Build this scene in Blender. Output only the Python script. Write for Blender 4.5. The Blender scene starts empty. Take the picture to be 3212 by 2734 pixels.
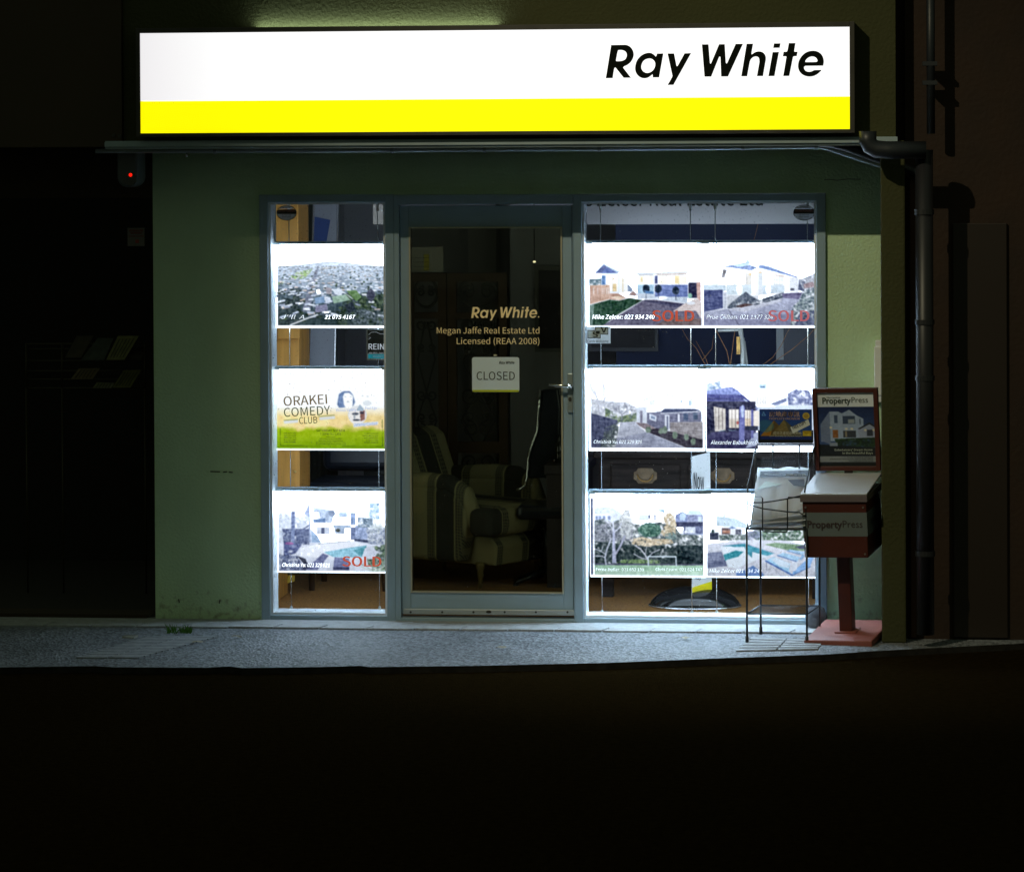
import bpy, bmesh, math, random
import numpy as np
from mathutils import Vector, Matrix
random.seed(7); RNG = np.random.default_rng(7)
S = bpy.context.scene
COL = S.collection
R = math.radians
# ------------------------------------------------------------------ camera (measured from the photograph, 3212 px wide)
F = 10670.0; PX, PY = 1606.0, 686.0
CAM_LOC = Vector((1.90, -17.0, 2.33))
CAM_M = Matrix.Translation(CAM_LOC) @ Matrix.Rotation(R(6.2), 4, 'Z') @ Matrix.Rotation(R(90 - 1.0), 4, 'X') @ Matrix.Rotation(R(-0.29), 4, 'Z')
CAM_R = CAM_M.to_3x3()
def at(px, py, Y):
    """survey helper: the point of the plane y = Y seen at a photo pixel"""
    d = CAM_R @ Vector(((px - PX) / F, -(py - PY) / F, -1.0))
    t = (Y - CAM_LOC.y) / d.y
    return CAM_LOC + d * t
def rect(x0, y0, x1, y1, Y):
    """axis-aligned x0,x1,z0,z1 on plane Y of a photo rectangle"""
    a, b, c, d = at(x0, y0, Y), at(x1, y0, Y), at(x0, y1, Y), at(x1, y1, Y)
    return (a.x + c.x) / 2, (b.x + d.x) / 2, (c.z + d.z) / 2, (a.z + b.z) / 2
def s2l(c):
    return tuple(((v / 255) / 12.92 if v / 255 <= .04045 else ((v / 255 + .055) / 1.055) ** 2.4) for v in c)
# ------------------------------------------------------------------ materials
MATS = {}
def M(name, col, rough=.6, metal=0., emit=None, es=0., var=None, bump=None, spec=.5):
    if name in MATS: return MATS[name]
    m = bpy.data.materials.new(name); m.use_nodes = True
    nt = m.node_tree; b = nt.nodes['Principled BSDF']
    b.inputs['Base Color'].default_value = (*col, 1); b.inputs['Roughness'].default_value = rough
    b.inputs['Metallic'].default_value = metal; b.inputs['Specular IOR Level'].default_value = spec
    if emit: b.inputs['Emission Color'].default_value = (*emit, 1); b.inputs['Emission Strength'].default_value = es
    tc = None
    if var or bump:
        tc = nt.nodes.new('ShaderNodeTexCoord')
    if var:
        sc, amt = var[0], var[1]
        n = nt.nodes.new('ShaderNodeTexNoise'); n.inputs['Scale'].default_value = sc; n.inputs['Detail'].default_value = 6
        if len(var) > 2:
            mp = nt.nodes.new('ShaderNodeMapping'); mp.inputs['Scale'].default_value = var[2]
            nt.links.new(tc.outputs['Object'], mp.inputs[0]); nt.links.new(mp.outputs[0], n.inputs['Vector'])
        else: nt.links.new(tc.outputs['Object'], n.inputs['Vector'])
        r = nt.nodes.new('ShaderNodeValToRGB')
        r.color_ramp.elements[0].position = .3; r.color_ramp.elements[1].position = .7
        r.color_ramp.elements[0].color = (*[v * (1 - amt) for v in col], 1); r.color_ramp.elements[1].color = (*[min(1, v * (1 + amt)) for v in col], 1)
        nt.links.new(n.outputs['Fac'], r.inputs[0]); nt.links.new(r.outputs[0], b.inputs['Base Color'])
    if bump:
        n = nt.nodes.new('ShaderNodeTexNoise'); n.inputs['Scale'].default_value = bump[0]; n.inputs['Detail'].default_value = 4
        nt.links.new(tc.outputs['Object'], n.inputs['Vector'])
        bp = nt.nodes.new('ShaderNodeBump'); bp.inputs['Strength'].default_value = bump[1]; bp.inputs['Distance'].default_value = .01
        nt.links.new(n.outputs['Fac'], bp.inputs['Height']); nt.links.new(bp.outputs[0], b.inputs['Normal'])
    MATS[name] = m; return m
def glass(name, tint, dust=0., rough=0.):
    m = bpy.data.materials.new(name); m.use_nodes = True; nt = m.node_tree; nt.nodes.clear()
    o = nt.nodes.new('ShaderNodeOutputMaterial'); t = nt.nodes.new('ShaderNodeBsdfTransparent'); t.inputs[0].default_value = (*tint, 1)
    g = nt.nodes.new('ShaderNodeBsdfGlossy'); g.inputs['Roughness'].default_value = rough
    fr = nt.nodes.new('ShaderNodeFresnel'); fr.inputs[0].default_value = 1.45
    mx = nt.nodes.new('ShaderNodeMixShader')
    fm = nt.nodes.new('ShaderNodeMath'); fm.operation = 'MULTIPLY'; fm.inputs[1].default_value = .4; nt.links.new(fr.outputs[0], fm.inputs[0]); nt.links.new(fm.outputs[0], mx.inputs[0]); nt.links.new(t.outputs[0], mx.inputs[1]); nt.links.new(g.outputs[0], mx.inputs[2])
    out = mx
    if dust:
        tc = nt.nodes.new('ShaderNodeTexCoord'); n = nt.nodes.new('ShaderNodeTexNoise'); n.inputs['Scale'].default_value = 95; n.inputs['Detail'].default_value = 3
        nt.links.new(tc.outputs['Object'], n.inputs['Vector'])
        r = nt.nodes.new('ShaderNodeValToRGB'); r.color_ramp.elements[0].position = .66; r.color_ramp.elements[1].position = .8
        r.color_ramp.elements[1].color = (dust, dust, dust, 1)
        nt.links.new(n.outputs['Fac'], r.inputs[0])
        d = nt.nodes.new('ShaderNodeBsdfDiffuse'); d.inputs[0].default_value = (.7, .7, .7, 1)
        m2 = nt.nodes.new('ShaderNodeMixShader'); nt.links.new(r.outputs[0], m2.inputs[0]); nt.links.new(mx.outputs[0], m2.inputs[1]); nt.links.new(d.outputs[0], m2.inputs[2]); out = m2
    nt.links.new(out.outputs[0], o.inputs[0]); return m
def thin_sheet(name, col, tr=.5):
    m = bpy.data.materials.new(name); m.use_nodes = True; nt = m.node_tree; nt.nodes.clear()
    o = nt.nodes.new('ShaderNodeOutputMaterial'); d = nt.nodes.new('ShaderNodeBsdfDiffuse'); t = nt.nodes.new('ShaderNodeBsdfTranslucent'); mx = nt.nodes.new('ShaderNodeMixShader'); mx.inputs[0].default_value = tr
    tc = nt.nodes.new('ShaderNodeTexCoord'); n = nt.nodes.new('ShaderNodeTexNoise'); n.inputs['Scale'].default_value = 14; nt.links.new(tc.outputs['Object'], n.inputs['Vector'])
    r = nt.nodes.new('ShaderNodeValToRGB'); r.color_ramp.elements[0].color = (*[c * .88 for c in col], 1); r.color_ramp.elements[1].color = (*col, 1); nt.links.new(n.outputs['Fac'], r.inputs[0])
    for s in (d, t): nt.links.new(r.outputs[0], s.inputs[0])
    nt.links.new(d.outputs[0], mx.inputs[1]); nt.links.new(t.outputs[0], mx.inputs[2]); nt.links.new(mx.outputs[0], o.inputs[0]); return m
def emit_attr(name):
    m = bpy.data.materials.new(name); m.use_nodes = True; nt = m.node_tree; nt.nodes.clear()
    o = nt.nodes.new('ShaderNodeOutputMaterial'); e = nt.nodes.new('ShaderNodeEmission'); a = nt.nodes.new('ShaderNodeVertexColor'); a.layer_name = 'ink'
    nt.links.new(a.outputs[0], e.inputs[0]); nt.links.new(e.outputs[0], o.inputs[0]); return m
def attr_mat(name, rough=.5):
    m = bpy.data.materials.new(name); m.use_nodes = True; nt = m.node_tree; b = nt.nodes['Principled BSDF']; b.inputs['Roughness'].default_value = rough
    a = nt.nodes.new('ShaderNodeVertexColor'); a.layer_name = 'ink'; nt.links.new(a.outputs[0], b.inputs['Base Color']); return m
# ------------------------------------------------------------------ mesh builder
class MB:
    def __init__(s): s.v = []; s.f = []
    def add(s, vs, fs):
        n = len(s.v); s.v += [tuple(v) for v in vs]; s.f += [tuple(n + i for i in f) for f in fs]; return s
    def box(s, x0, x1, y0, y1, z0, z1):
        return s.hexa([(x0, y0, z0), (x1, y0, z0), (x1, y1, z0), (x0, y1, z0), (x0, y0, z1), (x1, y0, z1), (x1, y1, z1), (x0, y1, z1)])
    def hexa(s, v):
        return s.add(v, [(3, 2, 1, 0), (4, 5, 6, 7), (0, 1, 5, 4), (1, 2, 6, 5), (2, 3, 7, 6), (3, 0, 4, 7)])
    def prism(s, pts, y0, y1):
        """outline in x,z extruded along y"""
        n = len(pts)
        vs = [(x, y0, z) for x, z in pts] + [(x, y1, z) for x, z in pts]
        return s.add(vs, [tuple(range(n)), tuple(range(2 * n - 1, n - 1, -1))] + [(i + n, (i + 1) % n + n, (i + 1) % n, i) for i in range(n)])
    def tube(s, path, r, n=8, cap=True):
        P = [Vector(p) for p in path]; rings = []
        rr = r if isinstance(r, (list, tuple)) else [r] * len(P)
        prev = None
        for i, p in enumerate(P):
            t = (P[min(i + 1, len(P) - 1)] - P[max(i - 1, 0)]).normalized()
            if prev is None:
                a = t.cross(Vector((0, 0, 1)))
                if a.length < .1: a = t.cross(Vector((0, 1, 0)))
            else: a = prev - t * prev.dot(t)
            a.normalize(); prev = a; b = t.cross(a)
            rings.append([p + (a * math.cos(q * 2 * math.pi / n) + b * math.sin(q * 2 * math.pi / n)) * rr[i] for q in range(n)])
        vs = [v for r_ in rings for v in r_]; fs = []
        for i in range(len(P) - 1):
            for q in range(n): fs.append((i * n + q, i * n + (q + 1) % n, (i + 1) * n + (q + 1) % n, (i + 1) * n + q))
        if cap: fs += [tuple(range(n - 1, -1, -1)), tuple((len(P) - 1) * n + q for q in range(n))]
        return s.add(vs, fs)
    def disc(s, c, rx, rz, y0, y1, n=40):
        return s.prism([(c[0] + rx * math.cos(a), c[1] + rz * math.sin(a)) for a in [-i * 2 * math.pi / n for i in range(n)]], y0, y1)
    def lathe(s, c, prof, n=20):
        vs = []; fs = []
        for r, z in prof:
            for q in range(n): vs.append((c[0] + r * math.cos(q * 2 * math.pi / n), c[1] + r * math.sin(q * 2 * math.pi / n), c[2] + z))
        for i in range(len(prof) - 1):
            for q in range(n): fs.append((i * n + q, i * n + (q + 1) % n, (i + 1) * n + (q + 1) % n, (i + 1) * n + q))
        fs += [tuple(range(n - 1, -1, -1)), tuple((len(prof) - 1) * n + q for q in range(n))]
        return s.add(vs, fs)
ORI = {}
def obj(name, mb, mat, parent=None, local=False, smooth=False, bevel=0., bseg=2):
    """link a mesh; world coordinates unless local"""
    me = bpy.data.meshes.new(name)
    o = bpy.data.objects.new(name, me); COL.objects.link(o)
    off = Vector((0, 0, 0))
    if parent is not None:
        o.parent = parent; off = ORI.get(parent.name, Vector((0, 0, 0)))
    ORI[o.name] = off.copy()
    vs = mb.v if local else [(x - off.x, y - off.y, z - off.z) for x, y, z in mb.v]
    me.from_pydata(vs, [], mb.f); me.update()
    bm = bmesh.new(); bm.from_mesh(me); bmesh.ops.recalc_face_normals(bm, faces=bm.faces); bm.to_mesh(me); bm.free()
    me.materials.append(mat)
    if smooth:
        for p in me.polygons: p.use_smooth = True
    if bevel:
        b = o.modifiers.new('Bevel', 'BEVEL'); b.width = bevel; b.segments = bseg; b.limit_method = 'ANGLE'; b.angle_limit = R(40)
    return o
def tag(o, label=None, cat=None, group=None, kind=None):
    if label: o['label'] = label
    if cat: o['category'] = cat
    if group: o['group'] = group
    if kind: o['kind'] = kind
    return o
def thing(name, label, cat, loc, rot=(0, 0, 0), group=None):
    o = bpy.data.objects.new(name, None); COL.objects.link(o); o.location = loc; o.rotation_euler = rot; o.empty_display_size = .1
    ORI[o.name] = Vector(loc); return tag(o, label, cat, group)
# ------------------------------------------------------------------ lettering
_CAP = {}
try:
    SANS = bpy.data.fonts.load(bpy.utils.system_resource('DATAFILES') + '/fonts/Noto Sans CJK Regular.woff2')
except Exception:
    SANS = None
def text_verts(txt, shear=0., bold=0., ext=0.0006, sans=True):
    cu = bpy.data.curves.new('lettering', 'FONT'); cu.body = txt
    if sans and SANS: cu.font = SANS
    cu.size = 1; cu.shear = shear; cu.offset = 0 if (sans and SANS) else bold; cu.extrude = ext; cu.resolution_u = 3
    o = bpy.data.objects.new('lettering', cu); COL.objects.link(o)
    dg = bpy.context.evaluated_depsgraph_get(); dg.update()
    me = o.evaluated_get(dg).to_mesh()
    v = [tuple(q.co) for q in me.vertices]; f = [tuple(p.vertices) for p in me.polygons]
    o.evaluated_get(dg).to_mesh_clear(); bpy.data.objects.remove(o); bpy.data.curves.remove(cu)
    if sans and SANS and bold > .004:       # heavier weight: strokes widened sideways
        n = len(v); d = bold * .45
        v = [(x - d, y, z) for x, y, z in v] + [(x + d, y, z * 1.02) for x, y, z in v]; f = f + [tuple(n + i for i in q) for q in f]
    return v, f
def cap_h(sans, txt):
    k = sans
    if k not in _CAP:
        v, f = text_verts('H', sans=sans); _CAP[k] = max(p[1] for p in v)
    return _CAP[k]
def text_to(mb, txt, x0, x1, zb, ch, y, shear=0., bold=0., rot=0., ext=.0006, sans=True):
    """lettering facing -y: left x0, right x1 (None: natural width), baseline zb, cap height ch"""
    v, f = text_verts(txt, shear, bold, sans=sans)
    k = ch / cap_h(sans, txt)
    mx, Mx = min(p[0] for p in v), max(p[0] for p in v)
    kx = k if x1 is None else (x1 - x0) / (Mx - mx)
    c, s = math.cos(rot), math.sin(rot); vs = []
    for p in v:
        X = (p[0] - mx) * kx; Z = p[1] * k
        vs.append((x0 + X * c - Z * s, y - (1 if p[2] > 0 else -1) * ext, zb + X * s + Z * c))
    mb.add(vs, [q[::-1] for q in f]); return mb
def ptext(mb, txt, px0, px1, pbase, pcap, Y, **k):
    """the same, placed by photo pixels on plane Y"""
    a = at(px0, pbase, Y); b = at(px1, pbase, Y) if px1 else None
    ch = at(px0, pcap, Y).z - a.z
    return text_to(mb, txt, a.x, b.x if b else None, a.z, ch, Y, **k)
def outline_to(mb, loops, fmap, y, ext=.001):
    """filled outlines (with holes) by even-odd curve fill"""
    cu = bpy.data.curves.new('lettering', 'CURVE'); cu.dimensions = '2D'; cu.fill_mode = 'BOTH'; cu.extrude = .0005
    for lp in loops:
        sp = cu.splines.new('POLY'); sp.points.add(len(lp) - 1); sp.use_cyclic_u = True
        for i, p in enumerate(lp):
            q = fmap(p); sp.points[i].co = (q[0], q[1], 0, 1)
    o = bpy.data.objects.new('lettering', cu); COL.objects.link(o)
    dg = bpy.context.evaluated_depsgraph_get(); dg.update(); me = o.evaluated_get(dg).to_mesh()
    mb.add([(p.co.x, y - (1 if p.co.z > 0 else -1) * ext, p.co.y) for p in me.vertices], [tuple(p.vertices)[::-1] for p in me.polygons])
    o.evaluated_get(dg).to_mesh_clear(); bpy.data.objects.remove(o); bpy.data.curves.remove(cu)
def smooth_loop(lp, it=2):
    """corner-cutting that keeps sharp corners"""
    P = [Vector(p) for p in lp]
    for _ in range(it):
        Q = []
        n = len(P)
        for i in range(n):
            a, b, c = P[i - 1], P[i], P[(i + 1) % n]
            d1, d2 = (b - a), (c - b)
            if d1.length < 1e-9 or d2.length < 1e-9: Q.append(b); continue
            ang = d1.angle(d2)
            if .05 < ang < 1.0 and max(d1.length, d2.length) < 190: Q += [b + (a - b) * .25, b + (c - b) * .25]
            else: Q.append(b)
        P = Q
    return [tuple(p) for p in P]
_A = lambda L: [(1880 + x / 5.4526, 100 + y / 5.4526) for x, y in smooth_loop(L)]
_B = lambda L: [(2220 + x / 5.18, 100 + y / 5.18) for x, y in smooth_loop(L)]
LOGO = [
 _A([(205,215),(450,213),(500,225),(545,258),(580,310),(593,365),(590,410),(572,460),(540,510),(500,545),(455,570),(425,580),(410,598),(415,612),(543,776),(417,776),(285,608),(272,598),(258,608),(250,640),(228,780),(110,782)]),
 _A([(318,310),(330,302),(380,300),(430,312),(462,340),(476,380),(470,420),(450,458),(420,478),(370,492),(290,492),(285,480)]),
 _A([(992,368),(1101,366),(1026,774),(917,774),(918,728),(912,720),(895,735),(870,755),(830,780),(775,790),(720,780),(665,745),(630,695),(615,640),(615,590),(630,520),(660,460),(710,405),(770,370),(830,353),(880,353),(915,368),(945,390),(965,416),(975,416),(985,400)]),
 _A([(862,448),(900,455),(935,480),(958,515),(963,555),(955,600),(930,645),(890,680),(845,697),(805,697),(765,680),(735,650),(720,610),(720,575),(735,525),(760,488),(800,460)]),
 _A([(1173,368),(1285,368),(1325,575),(1333,587),(1345,582),(1465,368),(1577,364),(1272,903),(1172,904),(1254,765),(1254,745)]),
 _B([(-87,207),(20,207),(42,505),(50,522),(62,512),(192,207),(284,207),(300,505),(310,520),(322,512),(462,204),(580,203),(335,729),(224,729),(213,415),(203,404),(190,415),(62,729),(-47,729)]),
 _B([(640,203),(744,203),(715,360),(720,376),(732,370),(770,342),(830,325),(890,335),(932,370),(951,420),(948,470),(902,727),(804,727),(845,500),(843,450),(830,422),(800,408),(765,410),(730,428),(705,455),(690,490),(645,728),(550,728)]),
 _B([(1060,342),(1162,340),(1088,728),(990,729)]), _B([(1082,202),(1188,201),(1174,272),(1070,273)]),
 _B([(1322,198),(1430,198),(1408,325),(1412,338),(1464,338),(1450,409),(1405,411),(1390,420),(1328,728),(1230,729),(1283,420),(1278,411),(1225,411),(1238,338),(1285,338),(1300,325)]),
 _B([(1876,567),(1590,567),(1570,578),(1564,600),(1575,630),(1600,655),(1640,666),(1685,660),(1712,648),(1732,636),(1851,634),(1830,662),(1780,705),(1720,735),(1645,743),(1575,728),(1515,690),(1480,635),(1468,575),(1475,510),(1505,440),(1560,375),(1630,335),(1710,322),(1780,333),(1840,370),(1875,425),(1888,490),(1884,530)]),
 _B([(1590,508),(1765,507),(1782,498),(1786,482),(1770,445),(1735,420),(1690,415),(1645,428),(1605,460),(1585,490)])]
LX0, LX1, LZ0, LZ1 = 1900.2, 2584.5, 242.5, 139.4     # logo extent in the photo: left, right, baseline, cap top
def logo_to(mb, x0, x1, zb, ch, y, ext=.001):
    fx = lambda p: (x0 + (p[0] - LX0) / (LX1 - LX0) * (x1 - x0), zb + (LZ0 - p[1]) / (LZ0 - LZ1) * ch)
    outline_to(mb, LOGO, fx, y, ext)
# ------------------------------------------------------------------ printed pictures (painted by code into vertex colours of the printed sheet)
class Cv:
    """a sheet painted in the coordinates of a zoomed view: px = ox + x / sc"""
    def __init__(s, x0, y0, x1, y1, w=250, bg=(255, 255, 255)):
        s.x0, s.y0, s.x1, s.y1 = x0, y0, x1, y1; s.w = w; s.h = int(w * (y1 - y0) / (x1 - x0)); k = 2
        X = x0 + (np.arange(s.w * k) + .5) / (s.w * k) * (x1 - x0); Y = y0 + (np.arange(s.h * k) + .5) / (s.h * k) * (y1 - y0)
        s.X, s.Y = np.meshgrid(X, Y); s.a = np.empty(s.X.shape + (3,)); s.a[:] = bg; s.u = (x1 - x0); s.grain = 1.; s.sat = .84; s.wash = True
    def noise(s, size, oct=3, sx=1., sy=1.):
        t = np.zeros(s.X.shape); am = 1.; tot = 0
        for o in range(oct):
            d = size / 2 ** o
            th = RNG.uniform(.15, 1.4) if sx == sy else RNG.uniform(-.12, .12); ct, st = math.cos(th), math.sin(th)
            gx = ((s.X - s.x0) * ct + (s.Y - s.y0) * st) / (d * sx); gy = ((s.Y - s.y0) * ct - (s.X - s.x0) * st) / (d * sy); gx -= gx.min(); gy -= gy.min()
            G = RNG.random((int(gy.max()) + 3, int(gx.max()) + 3)); i, j = gy.astype(int), gx.astype(int); fy, fx = gy - i, gx - j; fy = fy * fy * (3 - 2 * fy); fx = fx * fx * (3 - 2 * fx)
            t += am * (G[i, j] * (1 - fx) * (1 - fy) + G[i, j + 1] * fx * (1 - fy) + G[i + 1, j] * (1 - fx) * fy + G[i + 1, j + 1] * fx * fy); tot += am; am *= .55
        return t / tot
    def mask(s, pts):
        m = np.zeros(s.X.shape, bool); n = len(pts)
        for i in range(n):
            (xa, ya), (xb, yb) = pts[i], pts[(i + 1) % n]
            if ya == yb: continue
            c = ((s.Y >= min(ya, yb)) & (s.Y < max(ya, yb))); m ^= c & (s.X < xa + (s.Y - ya) / (yb - ya) * (xb - xa))
        return m
    def put(s, m, col, al=1., nz=0., size=30, c2=None, sx=1., sy=1.):
        c = np.array(col, float)[None, None, :] * np.ones(s.X.shape + (1,))
        if c2 is not None:
            t = np.clip((s.noise(size, 4, sx, sy) - .3) / .4, 0, 1)[..., None]; c = c * (1 - t) + np.array(c2, float) * t
        if nz: c = c + (s.noise(size, 3, sx, sy)[..., None] - .5) * 2 * nz
        for ax in (0, 1): m = (np.roll(m, 1, ax) + 2 * m + np.roll(m, -1, ax)) / 4 if min(m.shape) > 8 else m
        gr = 1 + .13 * (((s.X - s.x0) / s.u - .5) * RNG.uniform(-1, 1) + ((s.Y - s.y0) / s.u - .35) * RNG.uniform(-1.4, .6))[..., None]; c = c * gr      # every printed area has its own slow tonal drift
        A = (m * al)[..., None]; s.a = s.a * (1 - A) + np.clip(c, 0, 255) * A; return s
    def poly(s, pts, col, **k): return s.put(s.mask(pts).astype(float), col, **k)
    def box(s, x0, y0, x1, y1, col, **k): return s.poly([(x0, y0), (x1, y0), (x1, y1), (x0, y1)], col, **k)
    def ell(s, cx, cy, rx, ry, col, rag=0., size=25, **k):
        d = ((s.X - cx) / rx) ** 2 + ((s.Y - cy) / ry) ** 2
        if rag: d = d + (s.noise(size, 3) - .5) * 2 * rag
        return s.put((d < 1).astype(float), col, size=size, **k)
    def line(s, pts, w, col, **k):
        m = np.zeros(s.X.shape, bool)
        for (xa, ya), (xb, yb) in zip(pts, pts[1:]):
            L2 = (xb - xa) ** 2 + (yb - ya) ** 2 + 1e-9; t = np.clip(((s.X - xa) * (xb - xa) + (s.Y - ya) * (yb - ya)) / L2, 0, 1)
            m |= ((s.X - xa - t * (xb - xa)) ** 2 + (s.Y - ya - t * (yb - ya)) ** 2) < (w / 2) ** 2
        return s.put(m.astype(float), col, **k)
    def leaf(s, pts, dark, light, size=16, thr=.45, al=1.):
        """foliage: clumps of light over dark, ragged edge"""
        m = s.mask(pts).astype(float)
        e = np.clip((s.noise(size * 1.6, 4) - .24) / .3, 0, 1)
        s.put(m * e, dark, al=al, nz=18, size=size); n = np.clip((s.noise(size * .8, 5) - thr + .12) / .34, 0, 1); s.put(m * n * e, light, al=al * .85, nz=15, size=size / 2); return s
    def tree(s, x, y, ht, wd, col, n=6, spread=.5, rnd=None):
        rnd = rnd or random.Random(int(x * 7 + y))
        def br(p, a, L, w, d):
            q = (p[0] + math.sin(a) * L, p[1] - math.cos(a) * L); s.line([p, q], max(w, 2.2), col)
            if d > 0:
                for k in range(2 if d < n - 1 else 2): br(q, a + rnd.uniform(-spread, spread) * 1.3, L * rnd.uniform(.6, .85), w * .62, d - 1)
        br((x, y), rnd.uniform(-.1, .1), ht * .34, wd, n); return s
    def out(s):
        a = s.a; lum = a.mean(2, keepdims=True); k = np.clip((250 - lum) / 60, 0, 1)
        if s.grain:      # print grain, leaf and ground texture, slight softness
            n = (s.noise(s.u / 9, 3)[..., None] - .5) * 26 + (s.noise(s.u / 60, 3)[..., None] - .5) * 16
            for sx, sy in ((2.6, .7), (.7, 2.2), (1.2, 1.)):
                q = s.noise(s.u / 70, 2, sx, sy)[..., None]; n = n + 8 * np.clip((q - .5) / .2, 0, 1) - 9 * np.clip((.5 - q) / .2, 0, 1)
            a = np.clip(a + n * k * s.grain, 0, 255); g = a.mean(2, keepdims=True); a = g + (a - g) * s.sat
            if s.wash: a = 255 * (np.clip(a, 0, 255) / 255) ** .86; g = a.mean(2, keepdims=True); a = a * .8 + .2 * g * np.array((.93, 1., 1.2)); a = a + 22 * (s.noise(s.u / 3, 2)[..., None] - .45) * k
            bl = a.copy()
            for st in (1, 2, 2):
                for ax in (0, 1): bl = (np.roll(bl, st, ax) + 2 * bl + np.roll(bl, -st, ax)) / 4
            wide = bl.copy()
            for st in (2, 4):
                for ax in (0, 1): wide = (np.roll(wide, st, ax) + 2 * wide + np.roll(wide, -st, ax)) / 4
            a = np.clip(bl + (bl - wide) * .75 * (k * .8 + .2), 0, 255)
        return a.reshape(s.h, 2, s.w, 2, 3).mean((1, 3))
W = (255, 255, 255)
def hdr(a, white=3.2):
    """sRGB paint to light: what the photo clips to white shines brighter than 1"""
    v = np.clip(a, 0, 255) / 255; l = np.where(v <= .04045, v / 12.92, ((v + .055) / 1.055) ** 2.4)
    lum = l.mean(2, keepdims=True); k = np.clip((lum - .90) / .09, 0, 1); return l * (1 + (white - 1) * k * k * np.array((.74, .90, 1.12)))
def sheet(name, cv, corners, mat, parent, lit=True, white=3.2, local=False, top=.8):
    """printed sheet: a fine grid between four corners (tl, tr, br, bl), colours in attribute 'ink'"""
    a = cv.out(); h, w = a.shape[:2]; lin = hdr(a, white) if lit else hdr(a, 1.)
    tl, tr, br, bl = [np.array(c) for c in corners]
    if lit: lin = lin * (1 + top * (1 - np.linspace(0, 1, h)[:, None, None]) ** 1.3)     # film painted brighter towards the top, light falloff put into the colours
    u = np.linspace(0, 1, w)[None, :, None]; v = np.linspace(0, 1, h)[:, None, None]
    P = (tl * (1 - u) + tr * u) * (1 - v) + (bl * (1 - u) + br * u) * v
    off = np.zeros(3) if local else np.array(ORI[parent.name])
    vs = (P - off).reshape(-1, 3); i = np.arange(h * w).reshape(h, w)
    fs = np.stack([i[:-1, :-1], i[1:, :-1], i[1:, 1:], i[:-1, 1:]], -1).reshape(-1, 4)
    me = bpy.data.meshes.new(name); me.from_pydata(vs.tolist(), [], fs.tolist())
    at_ = me.color_attributes.new('ink', 'FLOAT_COLOR', 'POINT'); c = np.ones((h * w, 4), np.float32); c[:, :3] = lin.reshape(-1, 3); at_.data.foreach_set('color', c.ravel())
    me.materials.append(mat); me.update(); o = bpy.data.objects.new(name, me); COL.objects.link(o); o.parent = parent; ORI[o.name] = Vector(off); return o
def V(ox, oy, sc, px0, py0, px1, py1): return (px0 - ox) * sc, (py0 - oy) * sc, (px1 - ox) * sc, (py1 - oy) * sc
W = (255, 255, 255)
def edge(c, b=8, col=W):
    c.line([(c.x0, c.y0), (c.x0, c.y1)], b * 2, col); c.line([(c.x0, c.y1), (c.x1, c.y1)], b * 2, col); c.line([(c.x1, c.y0), (c.x1, c.y1)], b * 1.4, col); return c
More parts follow.
